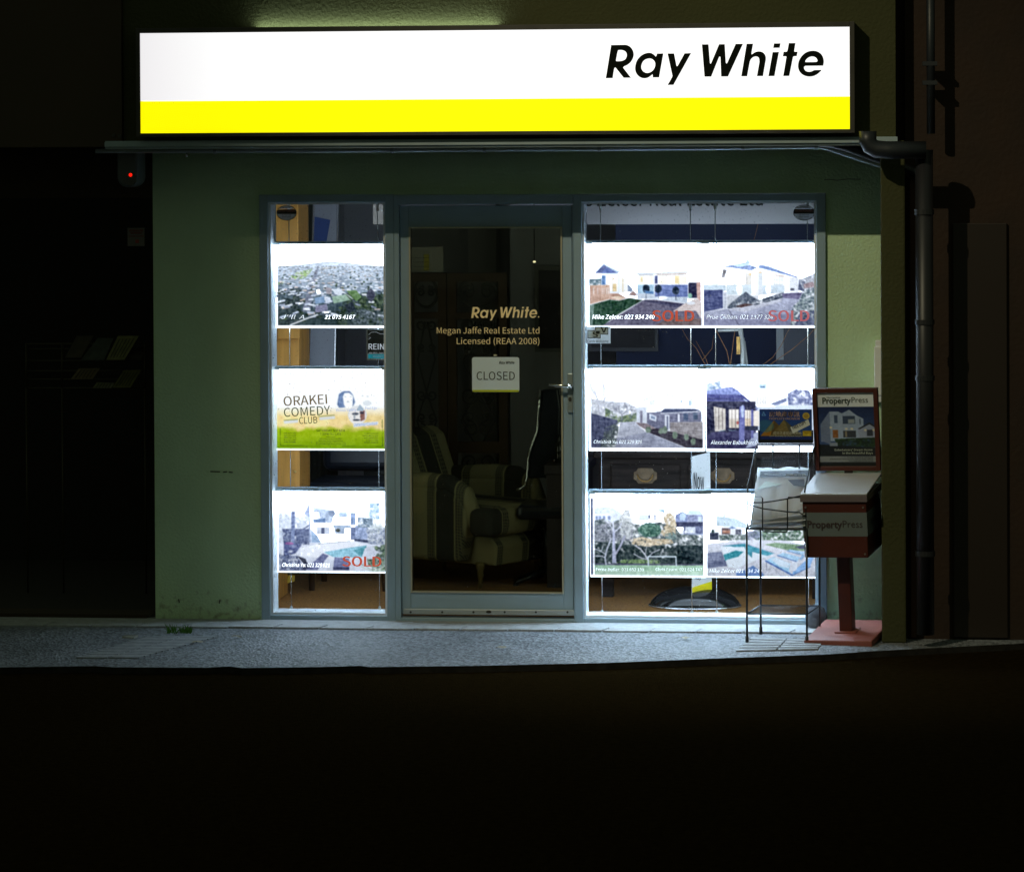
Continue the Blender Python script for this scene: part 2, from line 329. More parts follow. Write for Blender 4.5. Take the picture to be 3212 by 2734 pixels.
# --- aerial view over a suburb
def pic_aerial():
    c = Cv(*V(800, 580, 3.528, 864, 766, 1216, 1025)); r = random.Random(3)
    hor = lambda x: 905 - 50 * math.exp(-((x - 850) / 350) ** 2)
    land = [(255, hor(255))] + [(x, hor(x)) for x in range(300, 1470, 40)] + [(1470, 890), (1470, 1550), (255, 1550)]
    c.poly(land, (74, 100, 120), nz=30, size=40)
    t = np.clip((c.Y - 880) / 420, 0, 1); m = c.mask(land); c.put(m * (1 - t) * .8, (206, 218, 234), nz=46, size=16, sx=2.2, sy=.6)
    c.put(m * np.clip((c.Y - 1180) / 300, 0, 1) * .75, (24, 42, 38), nz=14, size=30)
    c.leaf([(1000, 1200), (1470, 1180), (1470, 1550), (900, 1550)], (28, 46, 36), (92, 118, 70), 30, .52)
    c.leaf([(255, 1150), (520, 1150), (500, 1550), (255, 1550)], (30, 44, 50), (74, 92, 80), 26, .52)
    c.poly([(395, 1015), (470, 965), (640, 930), (600, 985), (560, 1032), (450, 1042)], (150, 190, 96), nz=14); c.poly([(258, 1080), (330, 1066), (310, 1096), (258, 1112)], (120, 160, 80))
    c.poly([(745, 915), (900, 905), (910, 925), (760, 935)], (206, 200, 190))
    c.poly([(690, 900), (712, 900), (665, 1100), (610, 1400), (520, 1400), (590, 1120), (650, 1000)], (104, 112, 136), nz=14); c.line([(1010, 872), (1090, 965), (1210, 1045), (1460, 1100)], 16, (178, 186, 196)); c.line([(970, 1165), (1200, 1110)], 8, (190, 200, 204)); c.line([(965, 1175), (1080, 1260)], 9, (180, 196, 190))
    for k in range(900):
        y = 900 + 560 * r.random() ** 1.7; x = r.uniform(262, 1462); 
        if y > 1180 and (x > 1000 and r.random() < .7): continue
        if y > 1220 and r.random() < .7: continue
        s_ = 5 + (y - 880) * .062; a = r.uniform(-.3, .3) + (x - 850) / 2600; ca, sa = math.cos(a) * s_, math.sin(a) * s_; e = r.uniform(.5, .8)
        b = r.choice([(232, 238, 246), (214, 224, 240), (176, 190, 214), (250, 250, 252), (150, 162, 190), (208, 180, 160), (240, 244, 250), (120, 134, 160), (52, 70, 84)])
        c.poly([(x - ca, y - sa * e - s_ * .3), (x + ca, y + sa - s_ * .3), (x + ca, y + sa + s_ * .3), (x - ca, y - sa * e + s_ * .3)], b)
        c.line([(x - s_, y + s_ * .5), (x + s_, y + s_ * .5)], 3, (44, 58, 66))
    for k in range(70):
        y = 950 + 560 * r.random(); x = r.uniform(262, 1462); c.ell(x, y, 6 + (y - 880) * .025, 5 + (y - 880) * .018, r.choice([(26, 44, 34), (40, 60, 44), (60, 84, 50)]), rag=.4)
    c.poly([(660, 1250), (765, 1230), (772, 1300), (668, 1316)], (110, 150, 196)); c.poly([(775, 1250), (830, 1240), (850, 1296), (780, 1304)], (206, 216, 232)); c.poly([(670, 1340), (795, 1316), (806, 1385), (700, 1410), (664, 1405)], (112, 110, 146)); c.poly([(680, 1160), (722, 1155), (726, 1205), (682, 1208)], W)
    c.poly([(850, 1235), (1000, 1212), (1055, 1272), (870, 1312)], (136, 176, 140), nz=14); c.poly([(850, 1150), (960, 1150), (965, 1205), (890, 1212)], (206, 216, 226)); c.poly([(780, 1130), (850, 1140), (850, 1210), (790, 1205)], (150, 140, 146)); c.poly([(1010, 1170), (1120, 1165), (1180, 1240), (1120, 1290)], (84, 128, 60), nz=18); c.ell(1280, 1220, 45, 70, (50, 54, 76), rag=.3)
    c.leaf([(1120, 1380), (1460, 1380), (1460, 1545), (1040, 1545)], (50, 66, 74), (150, 166, 180), 16, .5, .8); c.line([(390, 1548), (560, 1480), (690, 1435)], 14, W); c.poly([(990, 1330), (1080, 1290), (1110, 1370), (1040, 1420)], (34, 46, 58))
    return edge(c)
# --- poster for an evening show
def pic_show():
    c = Cv(*V(800, 1060, 3.528, 866, 1157, 1218, 1408)); m = np.ones(c.X.shape)
    t = np.clip((c.Y - 760) / 110, 0, 1); c.put(m * t * .9, (255, 224, 150), nz=24, size=60); n = c.noise(120, 3)
    g = np.clip((c.Y - 930 - n * 90) / 60, 0, 1); g = np.maximum(g, np.clip((c.Y - 1080) / 60, 0, 1)); c.put(g, (160, 190, 24), nz=16, size=60); c.put(np.clip((c.Y - 1080) / 150, 0, 1), (132, 176, 14))
    c.poly([(910, 735), (930, 620), (975, 590), (1050, 588), (1085, 630), (1108, 710), (1080, 760), (1085, 640), (1040, 605), (990, 610), (972, 650), (985, 740), (1000, 768), (930, 770)], (112, 136, 178), nz=40, size=14)
    for q in ((1000, 650, 12, 4), (1060, 650, 12, 4), (1030, 705, 16, 6), (1225, 715, 30, 8), (1190, 640, 10, 4), (1245, 645, 12, 5)): c.ell(*q, (196, 204, 214))
    c.ell(1240, 720, 44, 30, (226, 232, 238), rag=.3)
    c.ell(1132, 850, 104, 100, (226, 228, 232)); c.ell(1130, 865, 92, 90, (244, 240, 238)); c.poly([(1160, 800), (1215, 800), (1215, 900), (1165, 920)], (150, 110, 104), nz=40, size=16); c.ell(1110, 838, 38, 14, (90, 96, 110), rag=.4); c.ell(1180, 826, 24, 12, (60, 60, 76), rag=.4); c.ell(1120, 905, 40, 10, (70, 76, 90), rag=.3); c.poly([(1120, 800), (1160, 735), (1200, 780), (1195, 810)], (160, 178, 196)); c.ell(1100, 870, 10, 30, (170, 176, 186))
    c.poly([(1085, 945), (1360, 920), (1362, 950), (1090, 985)], (226, 232, 240)); c.poly([(320, 915), (478, 905), (480, 935), (322, 950)], (222, 226, 226)); c.poly([(712, 878), (884, 862), (886, 892), (715, 908)], (222, 226, 226))
    c.line([(325, 912), (475, 900)], 5, (60, 90, 30)); c.line([(700, 868), (880, 852)], 5, (60, 90, 30))
    c.line([(280, 1000), (282, 1190), (720, 1192)], 4, (60, 90, 20)); c.line([(960, 1193), (1408, 1195), (1405, 900)], 4, (60, 90, 20))
    c.box(1446, 420, 1472, 1215, (70, 96, 130), nz=30); c.grain = .35; c.sat = 1.; c.wash = False; return edge(c)
# --- white house behind a pool with loungers
def pic_pool_house():
    c = Cv(*V(800, 1500, 3.528, 873, 1538, 1220, 1792))
    c.box(250, 560, 1480, 1025, (210, 216, 232), nz=20, size=60)
    c.leaf([(262, 400), (320, 380), (410, 430), (600, 420), (600, 720), (262, 720)], (150, 168, 200), (228, 236, 240), 22, .4, .8); c.leaf([(300, 560), (600, 560), (600, 730), (320, 740)], (48, 60, 110), (120, 138, 180), 22, .5)
    c.poly([(405, 370), (445, 370), (440, 720), (405, 720)], (98, 116, 170), nz=30, size=16); c.line([(470, 605), (610, 515)], 12, (70, 84, 130)); c.box(455, 560, 610, 690, (80, 94, 140), al=.7, nz=40, size=18)
    c.poly([(602, 275), (1150, 365), (1150, 690), (740, 712), (620, 712)], W); c.poly([(545, 400), (602, 285), (620, 712), (600, 712), (600, 430)], (140, 160, 206), nz=20); c.poly([(648, 322), (880, 360), (850, 490), (650, 480)], (168, 190, 222), nz=34, size=30); c.line([(602, 275), (1150, 365)], 8, (210, 220, 232)); c.line([(610, 300), (1120, 378)], 4, (190, 204, 226)); c.box(650, 375, 712, 455, W); c.ell(850, 390, 36, 34, (120, 140, 176), rag=.3); c.poly([(650, 455), (780, 440), (780, 490), (650, 488)], (84, 120, 176), nz=30, size=14)
    c.box(932, 378, 1020, 424, (160, 190, 224), nz=30, size=14); c.box(1060, 385, 1112, 510, (110, 140, 190), nz=40, size=14); c.poly([(860, 515), (1060, 520), (1056, 545), (880, 545)], (150, 176, 206)); c.box(686, 540, 825, 615, (186, 196, 214)); c.box(735, 548, 770, 615, (70, 80, 120)); c.poly([(878, 545), (990, 545), (985, 610), (890, 610)], (150, 172, 200)); c.ell(918, 573, 26, 18, (60, 66, 60)); c.box(1060, 540, 1112, 672, (92, 110, 160), nz=20); c.poly([(1112, 520), (1250, 540), (1240, 670), (1112, 670)], (130, 150, 196), nz=40, size=20); c.poly([(1100, 665), (1280, 680), (1270, 712), (1100, 690)], (60, 72, 110))
    c.poly([(622, 570), (690, 640), (730, 710), (625, 710)], (140, 176, 220), nz=30, size=20)
    c.leaf([(1140, 430), (1300, 440), (1300, 540), (1140, 540)], (70, 96, 120), (150, 176, 200), 16); c.leaf([(1270, 270), (1370, 270), (1380, 450), (1260, 450)], (110, 160, 206), (206, 226, 240), 16, .5)
    for k in range(40):
        a = -math.pi / 2 + (k - 20) / 13; L = 70 + 90 * ((k * 37) % 10) / 10; c.line([(1350, 600), (1350 + math.cos(a) * L, 600 + math.sin(a) * L)], 4, ((150, 170, 160), (206, 216, 200), (110, 132, 150))[k % 3])
    c.leaf([(1230, 560), (1480, 540), (1480, 740), (1250, 720)], (96, 112, 150), (216, 222, 214), 18, .45)
    c.leaf([(318, 720), (520, 730), (450, 830), (318, 870)], (44, 54, 110), (104, 120, 180), 20); c.ell(380, 722, 46, 14, (206, 70, 150), rag=.4); c.poly([(320, 700), (520, 745), (420, 800), (320, 810)], (60, 72, 140), al=.5)
    c.poly([(500, 770), (740, 712), (1080, 690), (1240, 740), (1180, 880), (900, 900), (500, 860)], (236, 238, 244), nz=10); c.poly([(760, 815), (1000, 770), (1235, 735), (1180, 870), (870, 868), (820, 845)], (120, 200, 226), nz=30, size=40); c.poly([(1090, 790), (1235, 745), (1180, 850), (1150, 850)], (54, 150, 170), nz=20, size=20); c.line([(700, 725), (1050, 690)], 4, (120, 130, 150))
    c.leaf([(1210, 760), (1480, 720), (1480, 1020), (1250, 960)], (44, 66, 60), (130, 160, 110), 22); c.ell(1270, 820, 70, 70, (190, 198, 214), rag=.3)
    c.poly([(640, 930), (750, 826), (815, 852), (690, 1010), (560, 1010)], (96, 104, 160), nz=20); c.poly([(880, 868), (1040, 880), (1040, 1005), (862, 1000)], (104, 112, 168), nz=14); c.box(862, 975, 1040, 1010, (54, 60, 104)); c.poly([(470, 858), (560, 890), (575, 930), (540, 950)], (40, 44, 66)); c.leaf([(262, 840), (470, 860), (560, 1020), (262, 1020)], (34, 44, 84), (116, 130, 176), 20); c.poly([(560, 930), (640, 950), (560, 1015), (520, 1010)], (44, 50, 84), nz=20)
    for k in range(22):
        a = -2.6 + k * .1; c.line([(1300 + (k % 5) * 30, 1025), (1300 + (k % 5) * 30 + math.cos(a) * 190, 1025 + math.sin(a) * 130)], 5, ((150, 190, 130), (90, 130, 90), (216, 230, 200))[k % 3])
    return edge(c)
# --- low weatherboard house with gable, lawn and drive
def pic_gable_house():
    c = Cv(*V(1820, 760, 5.18, 1842, 764, 2202, 1024))
    c.leaf([(150, 600), (345, 590), (345, 700), (150, 700)], (60, 90, 104), (130, 160, 170), 16)
    c.poly([(240, 498), (385, 350), (640, 480), (610, 505)], (170, 200, 226)); c.poly([(250, 500), (385, 368), (610, 498)], (64, 78, 140), nz=26, size=10, sx=.3, sy=5); c.poly([(330, 505), (432, 412), (610, 500)], (70, 96, 176), nz=16, size=8, sx=.3, sy=5)
    c.poly([(345, 515), (640, 510), (640, 830), (345, 800)], (220, 230, 240)); c.box(352, 540, 412, 690, (70, 120, 190), nz=14); c.box(430, 535, 612, 800, (255, 250, 236)); c.box(528, 670, 590, 800, (236, 196, 120), nz=20); c.line([(520, 535), (520, 800)], 6, (206, 216, 226)); c.poly([(640, 520), (770, 530), (770, 810), (640, 830)], (246, 242, 228)); c.line([(693, 590), (693, 800)], 10, (216, 180, 110)); c.ell(540, 595, 10, 16, (236, 190, 110))
    c.line([(640, 480), (930, 510), (1190, 505), (1920, 465)], 12, (176, 206, 226)); c.poly([(930, 515), (1190, 510), (1190, 545), (960, 545)], (190, 190, 190)); c.poly([(1190, 510), (1740, 490), (1720, 530), (1270, 545)], (206, 190, 176), nz=20)
    c.box(945, 550, 1190, 670, (255, 240, 200)); c.box(1040, 560, 1130, 665, W); c.box(985, 560, 1010, 640, (240, 206, 130)); c.box(1270, 550, 1730, 680, (255, 244, 206)); c.box(1405, 560, 1530, 670, W); c.box(1535, 545, 1600, 670, (250, 214, 130)); c.line([(1400, 545), (1400, 680)], 8, (230, 226, 216)); c.box(1210, 545, 1256, 670, (60, 70, 130)); c.line([(1190, 500), (1195, 700)], 14, (222, 230, 238))
    c.box(930, 685, 1195, 850, (150, 196, 224), nz=16, size=10, sx=8, sy=.6); c.box(1210, 690, 1740, 890, (84, 106, 180), nz=44, size=14, sx=9, sy=.5); c.box(930, 830, 1210, 915, (196, 210, 224)); c.poly([(775, 680), (850, 760), (840, 800), (775, 800)], (110, 130, 160)); c.box(770, 540, 925, 680, W); c.poly([(1210, 880), (1740, 890), (1720, 990), (1210, 920)], (190, 206, 222), nz=20); c.ell(1330, 900, 100, 30, (236, 242, 246), rag=.3)
    for x, y in ((1070, 770), (1265, 770), (1548, 800)):
        c.line([(x, y), (x, y + 140)], 8, (50, 60, 90)); c.ell(x, y - 15, 58, 66, (26, 42, 66), rag=.35, nz=24)
    c.poly([(1030, 780), (1190, 800), (1190, 840), (1060, 830)], (64, 120, 190))
    c.box(1750, 655, 1900, 905, (38, 40, 74), nz=16, size=18); c.poly([(1880, 650), (1950, 650), (1950, 970), (1890, 910)], (206, 150, 130), nz=24); c.ell(1776, 868, 34, 42, (120, 190, 160))
    c.poly([(160, 700), (480, 690), (480, 920), (160, 1005)], (226, 170, 130), nz=26, size=14, sx=.5, sy=9)
    for x in range(170, 480, 26): c.line([(x, 712), (x, 990 - (x - 160) * .24)], 5, (160, 100, 84))
    for x in (220, 285, 360, 390, 430, 460): c.line([(x, 740), (x, 835)], 10, (238, 226, 220))
    c.poly([(480, 830), (620, 830), (740, 900), (790, 885), (640, 940), (480, 925)], (196, 140, 110), nz=20); c.poly([(490, 890), (620, 870), (720, 900), (610, 935)], (236, 200, 160)); c.poly([(785, 850), (860, 790), (925, 850), (880, 870)], (150, 110, 100), nz=20)
    c.poly([(155, 1020), (480, 930), (640, 945), (800, 905), (1010, 940), (560, 1200), (380, 1345), (155, 1345)], (18, 52, 38), nz=16, size=26, c2=(40, 84, 52)); c.poly([(155, 1020), (230, 1000), (200, 1340), (155, 1340)], (150, 180, 170), al=.55)
    c.poly([(1020, 940), (1200, 930), (1720, 1000), (1640, 1010), (1955, 1050), (1955, 1345), (370, 1345)], (96, 90, 120), nz=22, size=14); c.poly([(1060, 930), (1700, 1000), (1560, 1060), (1020, 950)], (48, 48, 84), al=.8, nz=10); c.poly([(1660, 1010), (1880, 910), (1955, 980), (1955, 1240), (1870, 1110), (1500, 1120)], (214, 190, 178), nz=24, size=40); c.ell(1790, 985, 70, 28, (226, 228, 230)); c.poly([(1500, 1200), (1955, 1240), (1955, 1345), (1200, 1345)], (110, 84, 84), nz=30, size=12)
    return edge(c, 9)
# --- pale weatherboard house seen across a drive
def pic_drive_house():
    c = Cv(*V(2190, 760, 5.18, 2206, 764, 2568, 1024))
    c.leaf([(220, 570), (390, 540), (390, 700), (220, 700)], (206, 220, 230), (246, 248, 250), 24, .4, .7)
    c.poly([(420, 395), (740, 340), (960, 410), (870, 460)], (110, 136, 196), nz=50, size=18); c.poly([(560, 380), (760, 330), (850, 370), (700, 400)], (176, 212, 234), nz=20); c.poly([(970, 412), (1030, 368), (1150, 395), (1620, 572), (1480, 545), (1200, 470)], (120, 156, 214), nz=40, size=18); c.line([(1000, 380), (1600, 568)], 16, (92, 112, 186)); c.poly([(770, 345), (800, 285), (815, 285), (850, 350)], (150, 186, 206))
    c.poly([(430, 410), (860, 465), (960, 430), (1400, 540), (1400, 815), (980, 880), (980, 960), (470, 960)], (250, 248, 240)); c.poly([(465, 690), (870, 690), (870, 850), (465, 850)], (196, 216, 222), nz=18, size=9, sx=12, sy=.6); c.poly([(980, 480), (1045, 490), (1045, 840), (980, 860)], (206, 214, 216), nz=18, size=9, sx=12, sy=.6); c.poly([(1045, 700), (1400, 700), (1400, 810), (1045, 850)], (186, 206, 216), nz=18, size=9, sx=12, sy=.6)
    c.poly([(780, 500), (870, 510), (870, 690), (780, 690)], (222, 214, 196), nz=16); c.ell(672, 760, 50, 90, (255, 255, 250), al=.9); c.ell(1140, 760, 46, 84, (255, 255, 250), al=.9); c.box(930, 480, 980, 960, (248, 244, 232))
    for x in (480, 595, 685, 775): c.line([(x, 500), (x, 680)], 8, (214, 216, 222))
    for x in (1235, 1280, 1325, 1365): c.line([(x, 545), (x, 690)], 8, (190, 200, 206))
    c.line([(1230, 690), (1370, 690)], 8, (150, 170, 180)); c.line([(1230, 610), (1370, 610)], 5, (190, 200, 206)); c.line([(470, 690), (770, 690)], 8, (206, 214, 220)); c.poly([(1240, 515), (1400, 540), (1400, 570), (1240, 540)], (216, 190, 170)); c.poly([(385, 575), (410, 440), (470, 450), (430, 570)], (120, 116, 120), nz=50, size=12); c.ell(850, 520, 24, 20, (246, 206, 130)); c.ell(1010, 490, 30, 14, (240, 200, 140))
    c.box(1400, 560, 1490, 800, (246, 236, 214)); c.box(1490, 575, 1625, 790, (214, 216, 222), nz=26, size=14); c.box(1495, 745, 1560, 785, (60, 64, 84)); c.box(1405, 785, 1640, 812, (240, 240, 246)); c.poly([(1640, 600), (1740, 640), (1720, 800), (1620, 770)], (74, 84, 120), nz=40, size=16)
    c.poly([(80, 690), (450, 700), (450, 790), (80, 770)], (190, 212, 224), nz=20); c.poly([(95, 775), (405, 770), (405, 1070), (95, 1130)], (54, 64, 124), nz=34, size=14, sx=6, sy=.8); c.box(410, 810, 462, 1080, (180, 186, 200), nz=40, size=12); c.line([(410, 780), (412, 1080)], 8, (226, 232, 240))
    c.poly([(470, 860), (980, 870), (980, 960), (470, 1070)], (196, 200, 206), nz=20, size=30)
    c.leaf([(1640, 620), (1900, 510), (1915, 800), (1700, 760)], (110, 118, 140), (206, 210, 214), 20); c.poly([(1710, 680), (1860, 640), (1910, 720), (1720, 750)], (150, 120, 124), nz=40, size=14)
    c.poly([(90, 1130), (470, 1080), (960, 1020), (1380, 905), (1700, 920), (1560, 1010), (1500, 1345), (90, 1345)], (160, 164, 196), nz=22, size=40); c.poly([(470, 1090), (1350, 905), (1360, 960), (760, 1130)], (206, 206, 214), al=.6); c.put((c.mask([(90, 1200), (1560, 1150), (1500, 1345), (90, 1345)]) * .5), (104, 100, 150), nz=40, size=10); c.line([(490, 1090), (670, 1345)], 7, (60, 60, 84))
    c.leaf([(470, 1060), (560, 960), (780, 800), (860, 870), (980, 940), (1390, 810), (1380, 900), (960, 1015), (500, 1075)], (44, 56, 84), (96, 112, 120), 26, .5); c.poly([(600, 1040), (760, 990), (900, 1010), (700, 1060)], (66, 40, 40), nz=18); c.poly([(1360, 830), (1700, 815), (1640, 925), (1380, 905)], (92, 84, 130), nz=34, size=10, sx=8, sy=.6); c.line([(1700, 812), (1645, 925)], 12, (216, 222, 236))
    c.leaf([(1715, 790), (1915, 720), (1915, 1345), (1500, 1345), (1520, 1060), (1640, 930)], (56, 78, 96), (170, 190, 180), 26, .48); c.leaf([(1640, 1150), (1915, 1100), (1915, 1345), (1560, 1345)], (50, 56, 110), (96, 112, 140), 24, .5, .8)
    return edge(c, 9)
# --- concrete drive beside a brick house
def pic_concrete_drive():
    c = Cv(*V(1800, 1120, 2.527, 1848, 1155, 2208, 1411))
    c.leaf([(140, 330), (250, 350), (420, 360), (500, 400), (500, 520), (140, 500)], (120, 128, 150), (226, 226, 220), 13, .42, .8); c.leaf([(250, 400), (370, 470), (500, 440), (500, 520), (250, 510)], (60, 84, 70), (160, 180, 96), 14, .5); c.tree(380, 500, 130, 8, (110, 112, 130), 6, .7); c.tree(215, 600, 420, 14, (170, 172, 186), 4, .35); c.tree(240, 640, 460, 12, (190, 190, 200), 4, .45)
    c.poly([(140, 445), (350, 500), (330, 560), (250, 715), (140, 715)], (56, 62, 96), nz=24, size=14, sx=.5, sy=5); c.leaf([(250, 560), (360, 510), (350, 600), (330, 715), (210, 715)], (46, 56, 66), (104, 120, 110), 11)
    c.poly([(550, 345), (690, 285), (960, 340), (950, 410), (720, 410), (690, 430), (590, 420)], (246, 246, 246)); c.line([(550, 340), (690, 288), (955, 340)], 5, (176, 206, 214)); c.poly([(600, 350), (645, 330), (645, 376), (600, 378)], (226, 230, 232)); c.box(908, 345, 934, 380, (170, 200, 216)); c.box(844, 338, 858, 362, (180, 206, 216)); c.line([(796, 328), (796, 378)], 5, (206, 214, 220))
    c.poly([(498, 400), (580, 390), (580, 520), (510, 535), (498, 520)], (206, 214, 226), nz=14); c.poly([(525, 425), (545, 425), (545, 520), (525, 520)], (120, 116, 140)); c.line([(575, 390), (575, 510)], 6, (226, 232, 240))
    c.poly([(580, 440), (690, 430), (720, 440), (1010, 430), (1010, 540), (760, 560), (740, 600), (580, 530)], (104, 106, 138), nz=20, size=9, sx=4, sy=.7); c.poly([(690, 430), (720, 408), (960, 408), (1010, 425), (720, 444)], (60, 70, 110)); c.poly([(598, 445), (655, 470), (652, 510), (598, 490)], (220, 228, 240)); c.poly([(610, 458), (645, 474), (643, 496), (610, 482)], (120, 140, 176)); c.box(722, 455, 756, 590, (226, 230, 238)); c.box(734, 465, 748, 575, (96, 104, 140)); c.box(824, 448, 838, 510, (230, 232, 240)); c.box(868, 445, 904, 500, (64, 84, 124)); c.box(944, 440, 980, 490, (70, 90, 124)); c.line([(690, 446), (1010, 428)], 6, (236, 240, 246))
    c.poly([(762, 515), (1018, 510), (1018, 655), (762, 610)], (150, 140, 140), nz=30, size=9, sx=14, sy=.4)
    for y in range(525, 650, 13): c.line([(764, y), (1018, y + 4)], 2.5, (96, 88, 96))
    c.poly([(370, 515), (490, 510), (515, 545), (570, 590), (880, 715), (330, 715)], (170, 174, 192), nz=18, size=50); c.line([(350, 600), (520, 560)], 2.5, (120, 124, 146)); c.line([(340, 660), (640, 610)], 2.5, (126, 130, 150)); c.put(c.mask([(340, 640), (600, 590), (880, 715), (330, 715)]) * .5, (110, 116, 150), nz=30, size=40); c.poly([(490, 515), (580, 525), (700, 590), (620, 600), (520, 545)], (130, 110, 116), nz=14)
    c.poly([(570, 585), (650, 560), (1018, 650), (1018, 715), (890, 715)], (52, 46, 62), nz=14, size=12)
    for x, y in ((590, 575), (690, 585), (720, 575), (800, 615), (890, 630), (945, 665)): c.ell(x, y, 20, 26, (96, 120, 96), rag=.7, size=12)
    for x, q in ((120, 12), (1026, 6)): c.line([(x, 100), (x, 720)], q, W)
    return edge(c, 6)
# --- pavilion with columns at dusk
def pic_pavilion():
    c = Cv(*V(1800, 1120, 2.527, 2215, 1155, 2569, 1413))
    c.leaf([(1060, 215), (1160, 190), (1180, 260), (1060, 280)], (96, 130, 180), (200, 220, 236), 12); c.poly([(1055, 270), (1250, 235), (1300, 265), (1360, 320), (1055, 320)], (112, 128, 206), nz=36, size=12); c.poly([(1050, 295), (1340, 300), (1470, 410), (1440, 425), (1340, 352), (1050, 352)], (62, 66, 142), nz=14); c.line([(1055, 330), (1350, 335)], 12, (52, 56, 120)); c.line([(1350, 335), (1475, 420)], 9, (170, 190, 226))
    c.poly([(1300, 240), (1560, 235), (1700, 290), (1700, 330), (1480, 400), (1420, 350)], (250, 248, 244)); c.box(1470, 212, 1528, 248, (176, 206, 226)); c.box(1480, 230, 1515, 244, (70, 110, 150)); c.box(1450, 310, 1525, 375, (240, 236, 226)); 
    for x in (1455, 1480, 1505, 1522): c.line([(x, 312), (x, 375)], 4, (196, 190, 180))
    c.poly([(1560, 370), (1690, 320), (1690, 350), (1600, 385)], (96, 110, 160)); c.line([(1690, 310), (1690, 380)], 9, (236, 240, 246)); c.leaf([(1695, 290), (1760, 255), (1860, 265), (1905, 330), (1905, 400), (1700, 390)], (74, 86, 146), (160, 172, 206), 14, .5); c.box(1600, 378, 1905, 400, (214, 226, 240)); c.box(1850, 390, 1945, 700, (206, 220, 240)); c.box(1460, 395, 1850, 700, (190, 206, 232))
    c.box(1052, 352, 1440, 722, (38, 40, 70), nz=14); c.poly([(1110, 392), (1205, 410), (1205, 580), (1120, 590)], (214, 200, 180), nz=24); c.box(1232, 415, 1308, 560, (250, 236, 214)); c.box(1235, 490, 1308, 560, (206, 176, 136), al=.5); c.box(1356, 420, 1408, 545, (250, 232, 206)); c.box(1424, 425, 1470, 545, (246, 226, 200)); c.box(1360, 488, 1405, 545, (222, 186, 140))
    for x in (1125, 1150, 1180, 1255, 1282, 1376, 1396): c.line([(x, 400), (x, 570)], 4, (110, 96, 96))
    c.ell(1300, 520, 10, 14, (200, 80, 70)); c.ell(1230, 590, 80, 14, (90, 120, 150)); c.ell(1230, 594, 78, 12, (40, 44, 60)); c.poly([(1052, 600), (1440, 570), (1460, 722), (1052, 722)], (52, 50, 100), nz=16); c.poly([(1052, 640), (1440, 640), (1440, 722), (1052, 722)], (40, 38, 84), al=.6); c.poly([(1430, 600), (1480, 590), (1480, 690), (1360, 722)], (150, 160, 196), nz=14)
    c.poly([(1315, 395), (1345, 378), (1356, 395), (1352, 690), (1308, 690)], (96, 100, 190), nz=8); c.ell(1338, 430, 12, 50, (170, 190, 236)); c.box(1405, 415, 1424, 640, (84, 88, 170)); c.box(1205, 405, 1228, 600, (36, 38, 70)); c.box(1060, 400, 1088, 620, (40, 44, 80)); c.box(1370, 545, 1460, 580, (30, 36, 64))
    return edge(c, 6)
